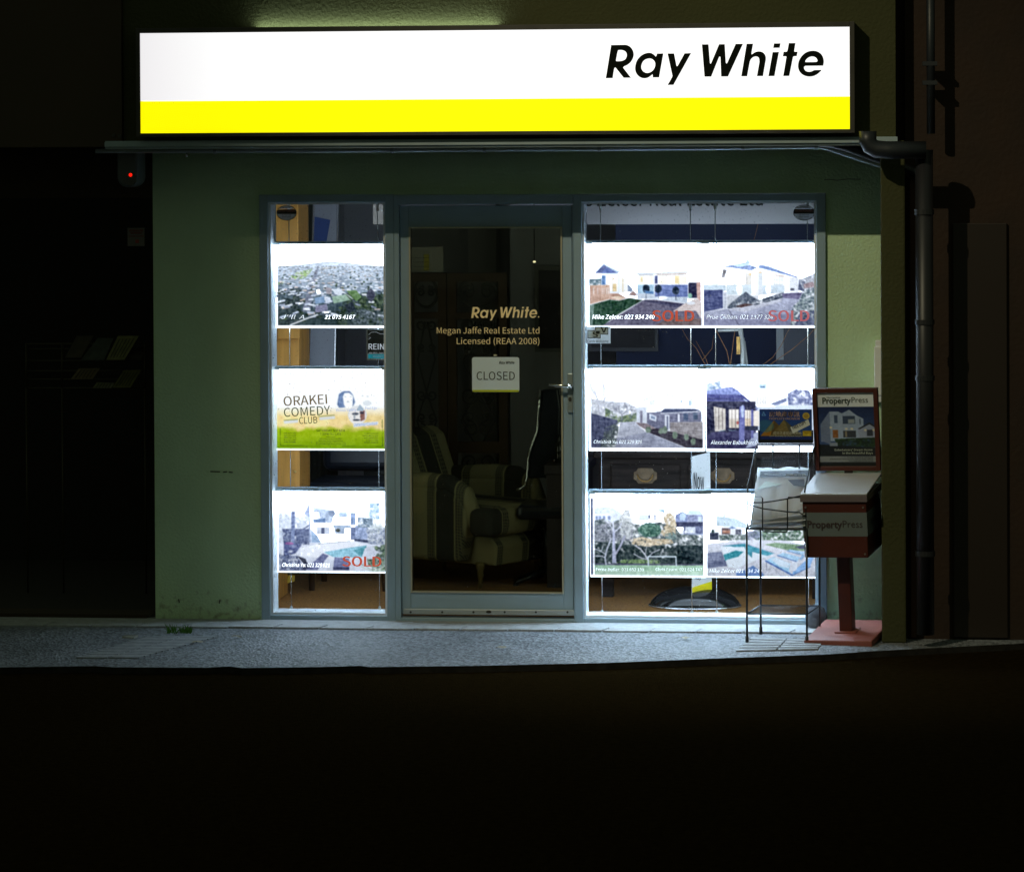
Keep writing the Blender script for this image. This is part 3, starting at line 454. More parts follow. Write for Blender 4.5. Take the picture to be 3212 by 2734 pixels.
# --- hillside houses above a reserve with a goal frame
def pic_reserve():
    c = Cv(*V(1820, 1560, 4.933, 1852, 1547, 2213, 1806))
    c.poly([(225, 150), (500, 160), (640, 250), (640, 380), (225, 380)], (206, 220, 240), nz=30, size=30); c.box(230, 260, 480, 360, (226, 234, 246), nz=12)
    for x in (240, 290, 350, 430): c.box(x, 290, x + 44, 350, (120, 140, 190))
    c.poly([(780, 260), (1060, 205), (1200, 195), (1300, 270), (1300, 360), (800, 400)], (246, 244, 240), nz=10); c.box(915, 275, 1060, 345, (196, 212, 226), nz=20); c.box(1060, 270, 1085, 320, (60, 70, 110)); c.box(1150, 270, 1165, 350, (90, 100, 140)); c.poly([(1195, 190), (1300, 185), (1310, 240)], (130, 176, 206))
    c.poly([(1480, 270), (1580, 215), (1660, 265), (1660, 375), (1480, 375)], (96, 112, 170), nz=40, size=14); c.poly([(1540, 260), (1580, 222), (1640, 262), (1620, 350), (1540, 350)], (176, 206, 232), nz=14); c.poly([(1650, 260), (1680, 195), (1840, 195), (1895, 265)], (176, 206, 220), nz=20); c.box(1660, 265, 1895, 375, (120, 130, 176), nz=50, size=18); c.box(1820, 290, 1880, 370, (190, 214, 226)); c.box(1480, 375, 1900, 450, (40, 46, 84), nz=16); c.box(1600, 440, 1900, 570, (70, 80, 124), nz=44, size=18); c.box(1625, 450, 1780, 545, (190, 200, 214), nz=60, size=12); c.line([(1545, 560), (1890, 560)], 14, (150, 170, 206)); 
    for x in (1580, 1630, 1720): c.ell(x, 525, 20, 22, (230, 234, 242), rag=.3)
    c.leaf([(225, 360), (380, 330), (480, 380), (640, 340), (800, 400), (950, 430), (1240, 380), (1480, 470), (1545, 560), (1900, 580), (1900, 1040), (225, 1040)], (40, 56, 62), (120, 134, 124), 34, .5); c.leaf([(225, 440), (700, 380), (830, 500), (800, 660), (225, 700)], (70, 76, 96), (176, 178, 184), 20, .48, .8); c.leaf([(600, 340), (700, 190), (760, 200), (830, 460), (760, 640), (640, 620)], (140, 148, 150), (222, 226, 220), 18, .42, .85)
    c.ell(1080, 500, 175, 110, (36, 84, 70), rag=.3, nz=24); c.leaf([(900, 470), (960, 430), (1100, 410), (1240, 440), (1240, 580), (1000, 620), (900, 560)], (34, 78, 66), (120, 176, 140), 26, .47); c.leaf([(1290, 300), (1380, 220), (1450, 280), (1490, 420), (1470, 560), (1300, 600), (1240, 540), (1310, 440)], (150, 124, 84), (236, 214, 160), 20, .42); c.leaf([(1310, 560), (1450, 530), (1500, 640), (1320, 660)], (50, 80, 80), (120, 156, 140), 20)
    c.leaf([(780, 640), (960, 610), (1100, 640), (1400, 640), (1450, 700), (1040, 760), (800, 720)], (160, 130, 90), (250, 226, 170), 18, .42); c.leaf([(225, 680), (640, 720), (1000, 760), (1900, 720), (1900, 1030), (225, 1030)], (18, 34, 40), (64, 88, 80), 30, .56); c.leaf([(1500, 740), (1900, 740), (1900, 1020), (1500, 1020)], (10, 26, 34), (40, 66, 64), 30, .6)
    c.leaf([(560, 1010), (660, 960), (1060, 950), (1230, 970), (1230, 1020)], (70, 110, 56), (140, 180, 90), 20); c.box(225, 1022, 1900, 1052, (74, 78, 104), nz=16); c.poly([(225, 1046), (1900, 1040), (1900, 1192), (225, 1192)], (150, 206, 156), nz=20, size=50); c.put(c.mask([(225, 1130), (1900, 1130), (1900, 1192), (225, 1192)]) * .6, (190, 226, 190), nz=14, size=40)
    c.poly([(495, 1015), (505, 500), (540, 480), (545, 760), (560, 1015)], (150, 156, 190), nz=26, size=20); c.line([(545, 880), (620, 760), (690, 600)], 30, (150, 154, 184)); c.line([(515, 520), (510, 300), (480, 200), (440, 150)], 22, (190, 196, 216)); c.line([(500, 480), (390, 340)], 12, (190, 196, 212)); c.line([(530, 540), (620, 460), (640, 400)], 16, (186, 192, 212))
    c.line([(400, 1030), (385, 930), (410, 820), (440, 740), (480, 640)], 24, (160, 170, 190)); c.line([(385, 930), (330, 905), (230, 912)], 14, (176, 184, 200)); c.line([(400, 880), (330, 840), (240, 800)], 12, (170, 178, 196)); c.line([(330, 840), (350, 760)], 9, (170, 178, 196)); c.line([(1045, 960), (1010, 890), (940, 800), (850, 740)], 20, (180, 184, 196)); c.line([(1050, 960), (940, 930), (830, 870)], 14, (170, 176, 190)); c.line([(1050, 920), (1120, 850), (1230, 800)], 14, (170, 176, 190)); c.line([(1000, 880), (1030, 760)], 9, (180, 184, 196)); c.tree(720, 640, 330, 8, (206, 208, 206), 6, .5); c.tree(470, 700, 320, 8, (180, 180, 196), 6, .7); c.tree(300, 660, 300, 7, (150, 154, 176), 6, .7)
    c.line([(1055, 1050), (1050, 908), (1478, 908), (1485, 1050)], 17, (206, 226, 240)); c.line([(1185, 915), (1185, 1010)], 6, (110, 130, 120)); c.box(165, 20, 200, 1190, (60, 70, 110), nz=30); c.box(200, 10, 224, 1200, W); c.line([(1912, 140), (1912, 1200)], 26, W); return edge(c, 9)
# --- pool with two blue sun loungers
def pic_pool_deck():
    c = Cv(*V(2200, 1560, 5.18, 2216, 1547, 2569, 1808))
    c.poly([(250, 310), (370, 320), (560, 345), (745, 440), (745, 500), (250, 465)], (186, 214, 226), nz=20, size=60); c.poly([(360, 330), (370, 270), (388, 270), (390, 330)], (190, 212, 226)); c.poly([(215, 480), (260, 460), (745, 495), (745, 610), (290, 690), (215, 560)], (240, 242, 244)); c.box(335, 500, 475, 600, (110, 84, 84), nz=50, size=14); c.box(350, 540, 470, 580, (190, 120, 90), nz=30, size=10); c.box(480, 515, 560, 600, (226, 230, 236)); c.box(560, 515, 650, 600, (80, 84, 104), nz=40, size=14); c.poly([(440, 505), (500, 470), (580, 500), (510, 512)], (96, 130, 190)); c.box(140, 575, 280, 690, (46, 56, 84), nz=16); c.leaf([(290, 610), (745, 600), (780, 690), (300, 700)], (50, 70, 76), (130, 150, 130), 18); c.ell(190, 555, 24, 30, (40, 66, 66), rag=.4)
    c.leaf([(760, 600), (880, 540), (1200, 500), (1715, 470), (1715, 700), (900, 690)], (54, 84, 70), (120, 160, 110), 26, .48); c.leaf([(760, 560), (900, 530), (1000, 600), (900, 700), (760, 690)], (70, 80, 120), (150, 160, 190), 20, .5, .8)
    c.poly([(105, 760), (700, 690), (1300, 690), (1715, 760), (1905, 860), (1905, 1275), (100, 1275)], (206, 210, 222), nz=22, size=50); c.poly([(1020, 760), (1200, 730), (1715, 770), (1715, 860), (1400, 850)], (110, 150, 104), nz=22, size=24); c.poly([(1520, 790), (1715, 760), (1715, 830), (1600, 830)], (70, 80, 110), nz=30, size=16); c.poly([(105, 900), (330, 880), (420, 1110), (105, 1150)], (112, 122, 160), nz=36, size=40, sx=2.4, sy=.5); c.poly([(105, 1060), (400, 1010), (420, 1110), (105, 1150)], (90, 100, 140), nz=24, size=30, sx=3, sy=.5)
    c.poly([(315, 785), (700, 745), (1195, 905), (1060, 950), (560, 1150), (430, 1130)], (226, 240, 248), nz=16, size=60); c.poly([(345, 790), (700, 748), (1180, 905), (1070, 945), (830, 880), (820, 975), (740, 900), (700, 800)], (36, 146, 176), nz=22, size=30); c.poly([(360, 930), (560, 860), (690, 880), (600, 960), (420, 1010), (390, 1030)], (30, 150, 170), nz=30, size=22); c.poly([(480, 790), (640, 770), (700, 800), (540, 805)], (40, 150, 180), nz=20); c.line([(315, 785), (700, 742), (1195, 902)], 8, (120, 140, 180)); c.poly([(560, 1150), (850, 1090), (1000, 1240), (990, 1275), (580, 1275)], (206, 214, 230), nz=14); c.poly([(700, 1180), (840, 1100), (1020, 1240), (1000, 1275), (570, 1275), (560, 1210)], (74, 120, 200), nz=16); c.line([(1000, 1240), (1160, 1120), (1300, 1275)], 5, (130, 140, 170))
    c.poly([(1045, 1020), (1180, 960), (1440, 1070), (1420, 1180), (1480, 1255), (1400, 1230)], (140, 206, 246), nz=14); c.poly([(1130, 1000), (1200, 970), (1430, 1070), (1420, 1140), (1270, 1110)], (206, 232, 250)); c.line([(1045, 1025), (1470, 1250), (1760, 1110)], 26, (62, 110, 206)); c.line([(1055, 1050), (1060, 1170)], 16, (130, 134, 160)); c.poly([(1480, 1200), (1800, 920), (1830, 940), (1760, 1110), (1480, 1250)], (110, 170, 240), nz=16); c.ell(1510, 1100, 46, 84, (220, 228, 240)); c.poly([(1480, 1180), (1430, 1180), (1500, 1030), (1590, 1010)], (214, 224, 238)); c.poly([(1235, 930), (1330, 890), (1600, 960), (1560, 1030)], (150, 206, 246), nz=16); c.line([(1235, 935), (1540, 1030)], 16, (76, 120, 206)); c.poly([(1590, 990), (1640, 910), (1680, 940), (1620, 1010)], (120, 176, 236)); c.poly([(1390, 860), (1440, 835), (1690, 880), (1640, 920)], (150, 206, 246)); c.line([(1390, 862), (1610, 918)], 10, (84, 126, 206))
    return edge(c, 9)
# --- framed magazine cover on the paper stand: big white house at dusk
def pic_cover():
    c = Cv(920, 600, 1495, 1410, w=150, bg=(24, 40, 84)); c.wash = False; c.grain = .3; c.sat = 1.; t = np.clip((c.Y - 760) / 400, 0, 1); c.put(t * .6, (86, 116, 170), nz=14, size=120)
    c.box(920, 600, 1495, 760, (214, 220, 226), nz=4)
    c.poly([(945, 950), (1040, 810), (1130, 810), (1165, 830), (1240, 790), (1310, 850), (1380, 890), (1380, 1120), (945, 1140)], (150, 166, 196), nz=10); c.poly([(945, 950), (1040, 810), (1040, 1170), (945, 1130)], (116, 130, 164)); c.box(1085, 850, 1120, 935, (60, 78, 110)); c.box(1172, 860, 1295, 945, (54, 70, 100)); c.box(1225, 895, 1290, 940, (150, 160, 170)); c.box(1340, 890, 1352, 950, (70, 84, 110)); c.box(1065, 1010, 1120, 1100, (150, 96, 50), nz=30, size=20); c.box(1172, 1020, 1300, 1095, (60, 66, 80)); c.box(1190, 1025, 1210, 1090, (140, 130, 110)); c.poly([(1320, 1000), (1440, 930), (1495, 975), (1495, 1100), (1330, 1110)], (150, 160, 190)); c.poly([(1320, 1000), (1440, 930), (1495, 970), (1495, 990), (1440, 950), (1340, 1005)], (36, 40, 54)); c.box(1410, 1010, 1470, 1080, (54, 60, 76))
    for x, y in ((1048, 985), (1205, 1000), (1260, 1000), (1395, 1015), (1480, 1015)): c.ell(x, y, 14, 12, (226, 216, 190))
    c.leaf([(1080, 1110), (1495, 1095), (1495, 1220), (1120, 1230)], (16, 34, 26), (50, 80, 44), 30); c.poly([(920, 1170), (1120, 1180), (1495, 1210), (1495, 1300), (920, 1300)], (20, 26, 34), nz=6); c.box(1030, 1150, 1110, 1190, (130, 140, 160)); c.box(920, 1300, 1495, 1365, (150, 156, 162), nz=6); c.box(920, 1365, 1495, 1412, (20, 26, 30)); return c
# --- card on the wire rack: two golden pyramids under a blue sky
def pic_card():
    c = Cv(285, 810, 840, 1150, w=150, bg=(30, 74, 150)); c.wash = False; c.grain = .3; c.sat = 1.; t = np.clip((c.Y - 810) / 300, 0, 1); c.put((1 - t) * .5, (20, 50, 130)); c.poly([(295, 1110), (440, 935), (600, 1110)], (170, 116, 36), nz=14); c.poly([(440, 935), (600, 1110), (400, 1110)], (96, 76, 40)); c.poly([(400, 1110), (545, 925), (740, 1110)], (120, 104, 60), nz=20, size=14); c.poly([(545, 925), (740, 1110), (620, 1110)], (80, 76, 60)); c.ell(350, 1000, 90, 70, (60, 130, 150), al=.5); c.ell(778, 885, 38, 38, (210, 180, 70)); c.ell(778, 885, 26, 26, (170, 140, 60)); c.box(740, 1050, 835, 1110, (190, 160, 30), nz=50, size=26); c.poly([(308, 885), (330, 835), (354, 885)], (120, 170, 226)); c.poly([(318, 880), (330, 852), (344, 880)], (30, 74, 150)); c.box(285, 1110, 840, 1150, (20, 40, 110)); return c
def atz(px, py, z):
    d = CAM_R @ Vector(((px - PX) / F, -(py - PY) / F, -1.0)); t = (z - CAM_LOC.z) / d.z
    return CAM_LOC + d * t
def pbox(mb, x0, y0, x1, y1, Ya, Yb, Yref=None):
    a = rect(x0, y0, x1, y1, Ya if Yref is None else Yref); return mb.box(a[0], a[1], Ya, Yb, a[2], a[3])
def ppath(pts, Y): return [at(x, y, Y) for x, y in pts]
# ------------------------------------------------------------------ render, world, light
S.render.engine = 'CYCLES'; S.cycles.use_denoising = True; S.cycles.max_bounces = 10; S.cycles.transparent_max_bounces = 24; S.cycles.caustics_reflective = False
S.cycles.sample_clamp_indirect = 25
S.view_settings.view_transform = 'Standard'; S.view_settings.look = 'None'; S.view_settings.exposure = 0; S.view_settings.gamma = 1
cd = bpy.data.cameras.new('camera'); cam = bpy.data.objects.new('camera', cd); COL.objects.link(cam); cam.matrix_world = CAM_M
cd.sensor_width = 36; cd.lens = F * 36 / 3212; cd.shift_x = 0; cd.shift_y = -(1367 - PY) / 3212; cd.clip_end = 500; S.camera = cam
w = bpy.data.worlds.new('World'); S.world = w; w.use_nodes = True; wn = w.node_tree; bg = wn.nodes['Background']
bg.inputs[0].default_value = (.82, 1, .66, 1); bg.inputs[1].default_value = .095      # faint glow of the night sky over the town
SPOT_AIM = Vector((1.75, 0, .85)); SPOT_POS = SPOT_AIM + Vector((-.50, -1, .85)) * 6.2
ld = bpy.data.lights.new('street_lamp_light', 'SPOT'); ld.energy = 760; ld.color = (1, .90, .60); ld.spot_size = R(46); ld.spot_blend = 1.; ld.shadow_soft_size = .035
lo = bpy.data.objects.new('street_lamp_light', ld); COL.objects.link(lo); lo.location = SPOT_POS; lo.rotation_euler = (SPOT_AIM - SPOT_POS).to_track_quat('-Z', 'Y').to_euler()
# ------------------------------------------------------------------ materials
stucco = M('green_render', (.55, .73, .47), .85, var=(1.3, .10, (2., 2., .8)), bump=(75, .55))
nt = stucco.node_tree; b = nt.nodes['Principled BSDF']; src = b.inputs['Base Color'].links[0].from_socket
tc = nt.nodes.new('ShaderNodeTexCoord'); sx = nt.nodes.new('ShaderNodeSeparateXYZ'); nt.links.new(tc.outputs['Object'], sx.inputs[0]); n = nt.nodes.new('ShaderNodeTexNoise'); n.inputs['Scale'].default_value = 26; n.inputs['Detail'].default_value = 7; nt.links.new(tc.outputs['Object'], n.inputs['Vector'])
mr = nt.nodes.new('ShaderNodeMapRange'); mr.inputs[1].default_value = .0; mr.inputs[2].default_value = .32; mr.inputs[3].default_value = .22; mr.inputs[4].default_value = -.08; nt.links.new(sx.outputs[2], mr.inputs[0])
ad = nt.nodes.new('ShaderNodeMath'); nt.links.new(n.outputs['Fac'], ad.inputs[0]); nt.links.new(mr.outputs[0], ad.inputs[1]); cr = nt.nodes.new('ShaderNodeValToRGB'); cr.color_ramp.elements[0].position = .70; cr.color_ramp.elements[1].position = .95; nt.links.new(ad.outputs[0], cr.inputs[0])
mx = nt.nodes.new('ShaderNodeMix'); mx.data_type = 'RGBA'; nt.links.new(cr.outputs[0], mx.inputs[0]); nt.links.new(src, mx.inputs[6]); mx.inputs[7].default_value = (.20, .21, .12, 1); nt.links.new(mx.outputs[2], b.inputs['Base Color'])
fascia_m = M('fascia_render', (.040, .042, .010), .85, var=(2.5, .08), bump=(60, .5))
alu = M('slate_aluminium', (.29, .40, .49), .40, .0, var=(6, .05))
alu_w = M('white_aluminium', (.72, .75, .78), .4)
dark = M('dark_bronze', (.035, .032, .025), .5, var=(8, .3))
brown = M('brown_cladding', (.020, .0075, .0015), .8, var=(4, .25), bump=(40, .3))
pane_m = glass('clear_glass', (.93, .95, .96), .5)
door_glass = glass('tinted_glass', (.46, .46, .35), .22)
pipe_m = M('grey_pipe', (.58, .66, .74), .35, var=(9, .15))
pipe_d = M('dark_pipe', (.014, .017, .022), .45, var=(9, .2))
steel = M('steel_wire', (.75, .77, .8), .25, .9)
blackm = M('black_wire', (.012, .014, .018), .35)
red = M('oxide_red_paint', (.065, .010, .004), .5, var=(7, .16), bump=(90, .12))
lid_m = M('clear_plastic_lid', (.55, .56, .60), .22, var=(5, .08))
paper = M('newsprint', (.72, .74, .74), .8, var=(12, .06))
white_card = M('white_card', (.75, .76, .78), .6)
ink = M('black_ink', (.012, .014, .012), .6)
tape = M('grey_band', (.12, .145, .145), .55, var=(8, .05))
ink_emit = M('sign_ink', (.004, .006, .004), .7, spec=.1)
letter_w = M('backlit_white', (.8, .8, .8), .5, emit=(.9, .95, 1), es=.95)
letter_o = M('backlit_orange', (.03, .005, .003), .5, emit=(.56, .085, .04), es=1)
letter_o2 = M('backlit_red', (.03, .006, .006), .5, emit=(.52, .13, .14), es=1)
letter_d = M('backlit_olive', (.01, .012, .004), .5, emit=(.03, .05, .006), es=1)
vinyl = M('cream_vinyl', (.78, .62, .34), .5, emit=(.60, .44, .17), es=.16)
picture_m = emit_attr('backlit_print'); print_m = attr_mat('printed_paper', .45)
acrylic = M('acrylic_panel', (.8, .8, .8), .3, emit=(.70, .88, 1), es=6.)
# ------------------------------------------------------------------ ground
kp = [(-3600, 2112), (-900, 2096), (0, 2092), (300, 2088), (360, 2092), (650, 2093), (720, 2089), (760, 2094), (1000, 2091), (1130, 2087), (1160, 2091), (1500, 2087), (1900, 2078), (2300, 2062), (2580, 2052), (2760, 2040), (3300, 2012), (6500, 1940)]
K = [atz(x, y, 0) for x, y in kp]
ag = bpy.data.materials.new('footpath_asphalt'); ag.use_nodes = True; nt = ag.node_tree; b = nt.nodes['Principled BSDF']; b.inputs['Roughness'].default_value = .7
tc = nt.nodes.new('ShaderNodeTexCoord'); vo = nt.nodes.new('ShaderNodeTexVoronoi'); vo.inputs['Scale'].default_value = 75; nz = nt.nodes.new('ShaderNodeTexNoise'); nz.inputs['Scale'].default_value = 2.2; nz.inputs['Detail'].default_value = 8
nt.links.new(tc.outputs['Object'], vo.inputs['Vector']); nt.links.new(tc.outputs['Object'], nz.inputs['Vector'])
cr = nt.nodes.new('ShaderNodeValToRGB'); cr.color_ramp.elements[0].position = .1; cr.color_ramp.elements[0].color = (.07, .075, .085, 1); cr.color_ramp.elements[1].position = .95; cr.color_ramp.elements[1].color = (.27, .29, .32, 1)
sx = nt.nodes.new('ShaderNodeSeparateColor'); nt.links.new(vo.outputs['Color'], sx.inputs[0]); nt.links.new(sx.outputs[0], cr.inputs[0])
m2 = nt.nodes.new('ShaderNodeMix'); m2.data_type = 'RGBA'; m2.blend_type = 'OVERLAY'; m2.inputs[0].default_value = .6; nt.links.new(cr.outputs[0], m2.inputs[6]); nt.links.new(nz.outputs['Fac'], m2.inputs[7]); nt.links.new(m2.outputs[2], b.inputs['Base Color'])
bp = nt.nodes.new('ShaderNodeBump'); bp.inputs['Strength'].default_value = .9; bp.inputs['Distance'].default_value = .006; nt.links.new(vo.outputs['Distance'], bp.inputs['Height']); nt.links.new(bp.outputs[0], b.inputs['Normal'])
mb = MB(); n = len(K)
top = [(p.x, p.y, 0) for p in K]; low = [(p.x, p.y - .006, -.05) for p in K]; bk = [(p.x, .06, 0) for p in K]
mb.add(bk + top, [(i, i + 1, n + i + 1, n + i) for i in range(n - 1)])
tag(obj('pavement', mb, ag), kind='structure')
mb = MB(); mb.add(top + low + [(x, y - .10, z) for x, y, z in low], [(i, i + 1, n + i + 1, n + i) for i in range(n - 1)] + [(n + i, n + i + 1, 2 * n + i + 1, 2 * n + i) for i in range(n - 1)])
tag(obj('kerb', mb, M('tarred_kerb', (.02, .018, .016), .9, var=(20, .4), spec=.1)), kind='structure')
road_m = M('road_asphalt', (.013, .0085, .003), .95, var=(30, .3), bump=(120, .4), spec=0.)
tag(obj('road', MB().add([(-60, -45, -.03), (60, -45, -.03), (60, -.02, -.03), (-60, -.02, -.03)], [(0, 1, 2, 3)]), road_m), kind='structure')
conc = M('pale_paver', (.36, .37, .385), .8, var=(25, .2), bump=(130, .4))
mb = MB(); r = random.Random(5); xa = atz(-200, 1990, 0).x; xb = atz(2540, 2000, 0).x; x = xa
while x < xb:
    L = .225 + r.uniform(-.004, .004); dz = r.uniform(0, .003); y0 = -.33 + r.uniform(-.004, .004)
    mb.hexa([(x, y0, .0), (x + L, y0, .0), (x + L + .03, y0 + .115, .0), (x + .03, y0 + .115, .0), (x, y0, .008 + dz), (x + L, y0, .008 + dz), (x + L + .03, y0 + .115, .008 + dz), (x + .03, y0 + .115, .008 + dz)]); x += L + .008
tag(obj('paver_edging', mb, conc, bevel=.002), kind='structure')
def ribbed(corners, nm, ribs, joints):
    tl, tr, br, bl = [atz(*c, 0) for c in corners]; m = MB()
    for i in range(ribs):
        for j in range(joints):
            a, b_ = i / ribs, (i + .74) / ribs; u0, u1 = (j + .02) / joints, (j + .98) / joints
            q = lambda u, v: (tl * (1 - u) + tr * u) * (1 - v) + (bl * (1 - u) + br * u) * v
            P = [q(u0, b_), q(u1, b_), q(u1, a), q(u0, a)]
            m.hexa([(p.x, p.y, .001) for p in P] + [(p.x, p.y, .007) for p in P])
    return tag(obj(nm, m, ribm), kind='structure')
margin = obj('concrete_strip', MB().box(atz(-600, 1990, 0).x, atz(2764, 1990, 0).x, -.212, -.024, .0005, .005), conc); tag(margin, kind='structure')
ribm = M('ribbed_paver', (.30, .31, .33), .8, var=(25, .2), bump=(130, .4))
ribbed([(462, 1999), (686, 1998), (434, 2066), (232, 2066)], 'ribbed_paving', 14, 2)
ribbed([(2356, 2001), (2584, 2011), (2566, 2040), (2302, 2046)], 'ribbed_paving', 5, 2)
gm = M('grass_blade', (.10, .26, .04), .6, var=(40, .4))
for nm, cx, k, lb in (('grass_tuft', 562, 46, 'small bright green grass tuft in the paving joint, the wider one'), ('grass_tuft', 592, 14, 'tiny sparse green grass tuft just right of the wider tuft')):
    mb = MB(); c0 = atz(cx, 1984, .0); r = random.Random(cx)
    for i in range(k):
        wd = .045 if k > 20 else .02
        x = c0.x + r.uniform(-wd, wd) * 1.3; y = c0.y + r.uniform(-.03, .03); h = r.uniform(.02, .05); t = r.uniform(-.03, .03); e = .003
        mb.add([(x - e, y, 0), (x + e, y, 0), (x + t * .5 + e * .7, y - .003, h * .6), (x + t * .5 - e * .7, y - .003, h * .6), (x + t, y - .006, h)], [(0, 1, 2, 3), (3, 2, 4)])
    tag(obj(nm, mb, gm), lb, 'grass', 'grass tufts on the pavement')
mb = MB(); a = atz(405, 2000, .0); mb.hexa([(a.x - .03, a.y - .02, .001), (a.x + .03, a.y - .03, .001), (a.x + .04, a.y + .02, .001), (a.x - .02, a.y + .03, .001), (a.x - .03, a.y - .02, .012), (a.x + .03, a.y - .03, .006), (a.x + .04, a.y + .02, .014), (a.x - .02, a.y + .03, .01)])
tag(obj('litter_scrap', mb, M('foil', (.7, .68, .6), .25, .6)), 'crumpled shiny scrap of litter lying left of the grass', 'litter')
leafm = M('dry_leaf', (.34, .30, .22), .7, var=(30, .3))
for i, (px, py, lb) in enumerate(((620, 2011, 'pale flat leaf on the asphalt beside the ribbed paving'), (742, 1994, 'tiny dark dry leaf on the paver edging below the green wall'), (1572, 2028, 'pale dry leaf alone on the asphalt in front of the door'), (2150, 1998, 'dry leaf on the pavement under the wide right window'))):
    a = atz(px, py, .013); mb = MB(); s_ = .022
    mb.add([(a.x + s_ * 1.3 * math.cos(t), a.y + s_ * math.sin(t), .012 + .004 * math.sin(3 * t + i)) for t in [q * math.pi / 4 for q in range(8)]] + [(a.x, a.y, .018)], [(q, (q + 1) % 8, 8) for q in range(8)])
    tag(obj('fallen_leaf', mb, leafm), lb, 'leaf', 'fallen leaves on the pavement')
# ------------------------------------------------------------------ the shop building
xl = at(483, 1200, 0).x; xw0 = at(819, 1200, 0).x; xw1 = at(2592, 1200, 0).x; xp = at(2764, 1300, -.6).x; xp1 = at(2841, 1300, -.6).x
zs = at(1600, 447, -.6).z; zh = at(1700, 609, 0).z; ztop = at(1600, -1100, -.6).z; xf0 = at(387, 200, -.6).x; xf1 = at(2809, 200, -.6).x
B = thing('shop_building', 'green rendered shop building with recessed glazed shopfront under the lit sign', 'building', (0, 0, 0))
mb = MB(); mb.box(xl, xw0, 0, .2, 0, zs); mb.box(xw0, xw1, 0, .2, zh, zs); mb.box(xw1, xp1, 0, .2, 0, zs)
obj('wall', mb, stucco, B)
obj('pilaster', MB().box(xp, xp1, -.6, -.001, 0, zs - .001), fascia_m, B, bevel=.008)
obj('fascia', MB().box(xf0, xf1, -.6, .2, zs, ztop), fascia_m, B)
mb = MB(); a = rect(330, 436, 2815, 462, -.66); mb.box(a[0], a[1], -.66, -.602, a[2], a[3]); mb.box(a[0], a[1], -.675, -.662, a[2] + .012, a[3] - .006)
obj('eaves_trim', mb, M('grey_trim', (.30, .38, .42), .5, var=(5, .1)), B)
# crack, scuffs on the render
mb = MB(); mb.tube(ppath([(2585, 565), (2600, 563), (2625, 566), (2660, 562), (2700, 563)], -.001), .0016, 5)
obj('crack', mb, M('crack_dark', (.05, .06, .04), .9), B)
for q in [[(660, 1478), (690, 1479)], [(700, 1480), (712, 1479)], [(718, 1480), (730, 1481)], [(2700, 1350), (2712, 1352)], [(560, 1878), (563, 1890)], [(690, 1880), (688, 1892)]]: obj('scuff', MB().tube(ppath(q, -.001), .003, 5), MATS['crack_dark'], B)
# shell of the room behind
rm = M('office_wall', (.50, .50, .53), .85, var=(2, .05)); zc = zh + .22; xr0, xr1 = xw0 - .25, xw1 + .5
obj('room_wall', MB().box(xr0, xr1, 4.3, 4.4, .0, zc).box(xr0 - .1, xr0, .2, 4.4, 0, zc).box(xr1, xr1 + .1, .2, 4.4, 0, zc), rm, B)
obj('room_ceiling', MB().box(xr0 - .1, xr1 + .1, .2, 4.4, zc, zc + .1), rm, B)
obj('room_floor', MB().box(xr0 - .1, xr1 + .1, .062, 4.4, -.1, .016), M('brown_carpet', (.36, .17, .04), .95, var=(60, .35), bump=(200, .6)), B)
# shopfront frame: outer ring + mullions
FY0, FY1 = -.022, .15
def ring(mb, o, i, ya, yb):
    """frame between two pixel rectangles on the facade"""
    O = rect(*o, 0); I = rect(*i, 0)
    mb.box(O[0], I[0], ya, yb, O[2], O[3]); mb.box(I[1], O[1], ya, yb, O[2], O[3]); mb.box(I[0], I[1], ya, yb, I[3], O[3]); mb.box(I[0], I[1], ya, yb, O[2], I[2])
def window(nm, o, i, lab):
    f = thing(nm, None, None, (0, 0, 0)); f.parent = B
    m = MB(); ring(m, o, i, FY0, .05); obj('frame', m, alu, f, bevel=.003)
    I = rect(*i, 0); g = .006
    m = MB(); t = .012; m.box(I[0], I[0] + t, -.005, .15, I[2], I[3]); m.box(I[1] - t, I[1], -.005, .15, I[2], I[3]); m.box(I[0] + t, I[1] - t, -.005, .15, I[3] - t, I[3]); m.box(I[0] + t, I[1] - t, -.005, .15, I[2], I[2] + t)
    obj('glazing_bead', m, alu_w, f)
    obj('pane', MB().box(I[0] + t, I[1] - t, .03, .036, I[2] + t, I[3] - t), pane_m, f)
    f['label'] = lab; return f
window('window', (819, 610, 1240, 1963), (846, 634, 1213, 1928), 'narrow window with three stacked posters, left of the door')
window('window', (1802, 608, 2592, 1970), (1828, 631, 2563, 1940), 'wide window with six posters, right of the door')
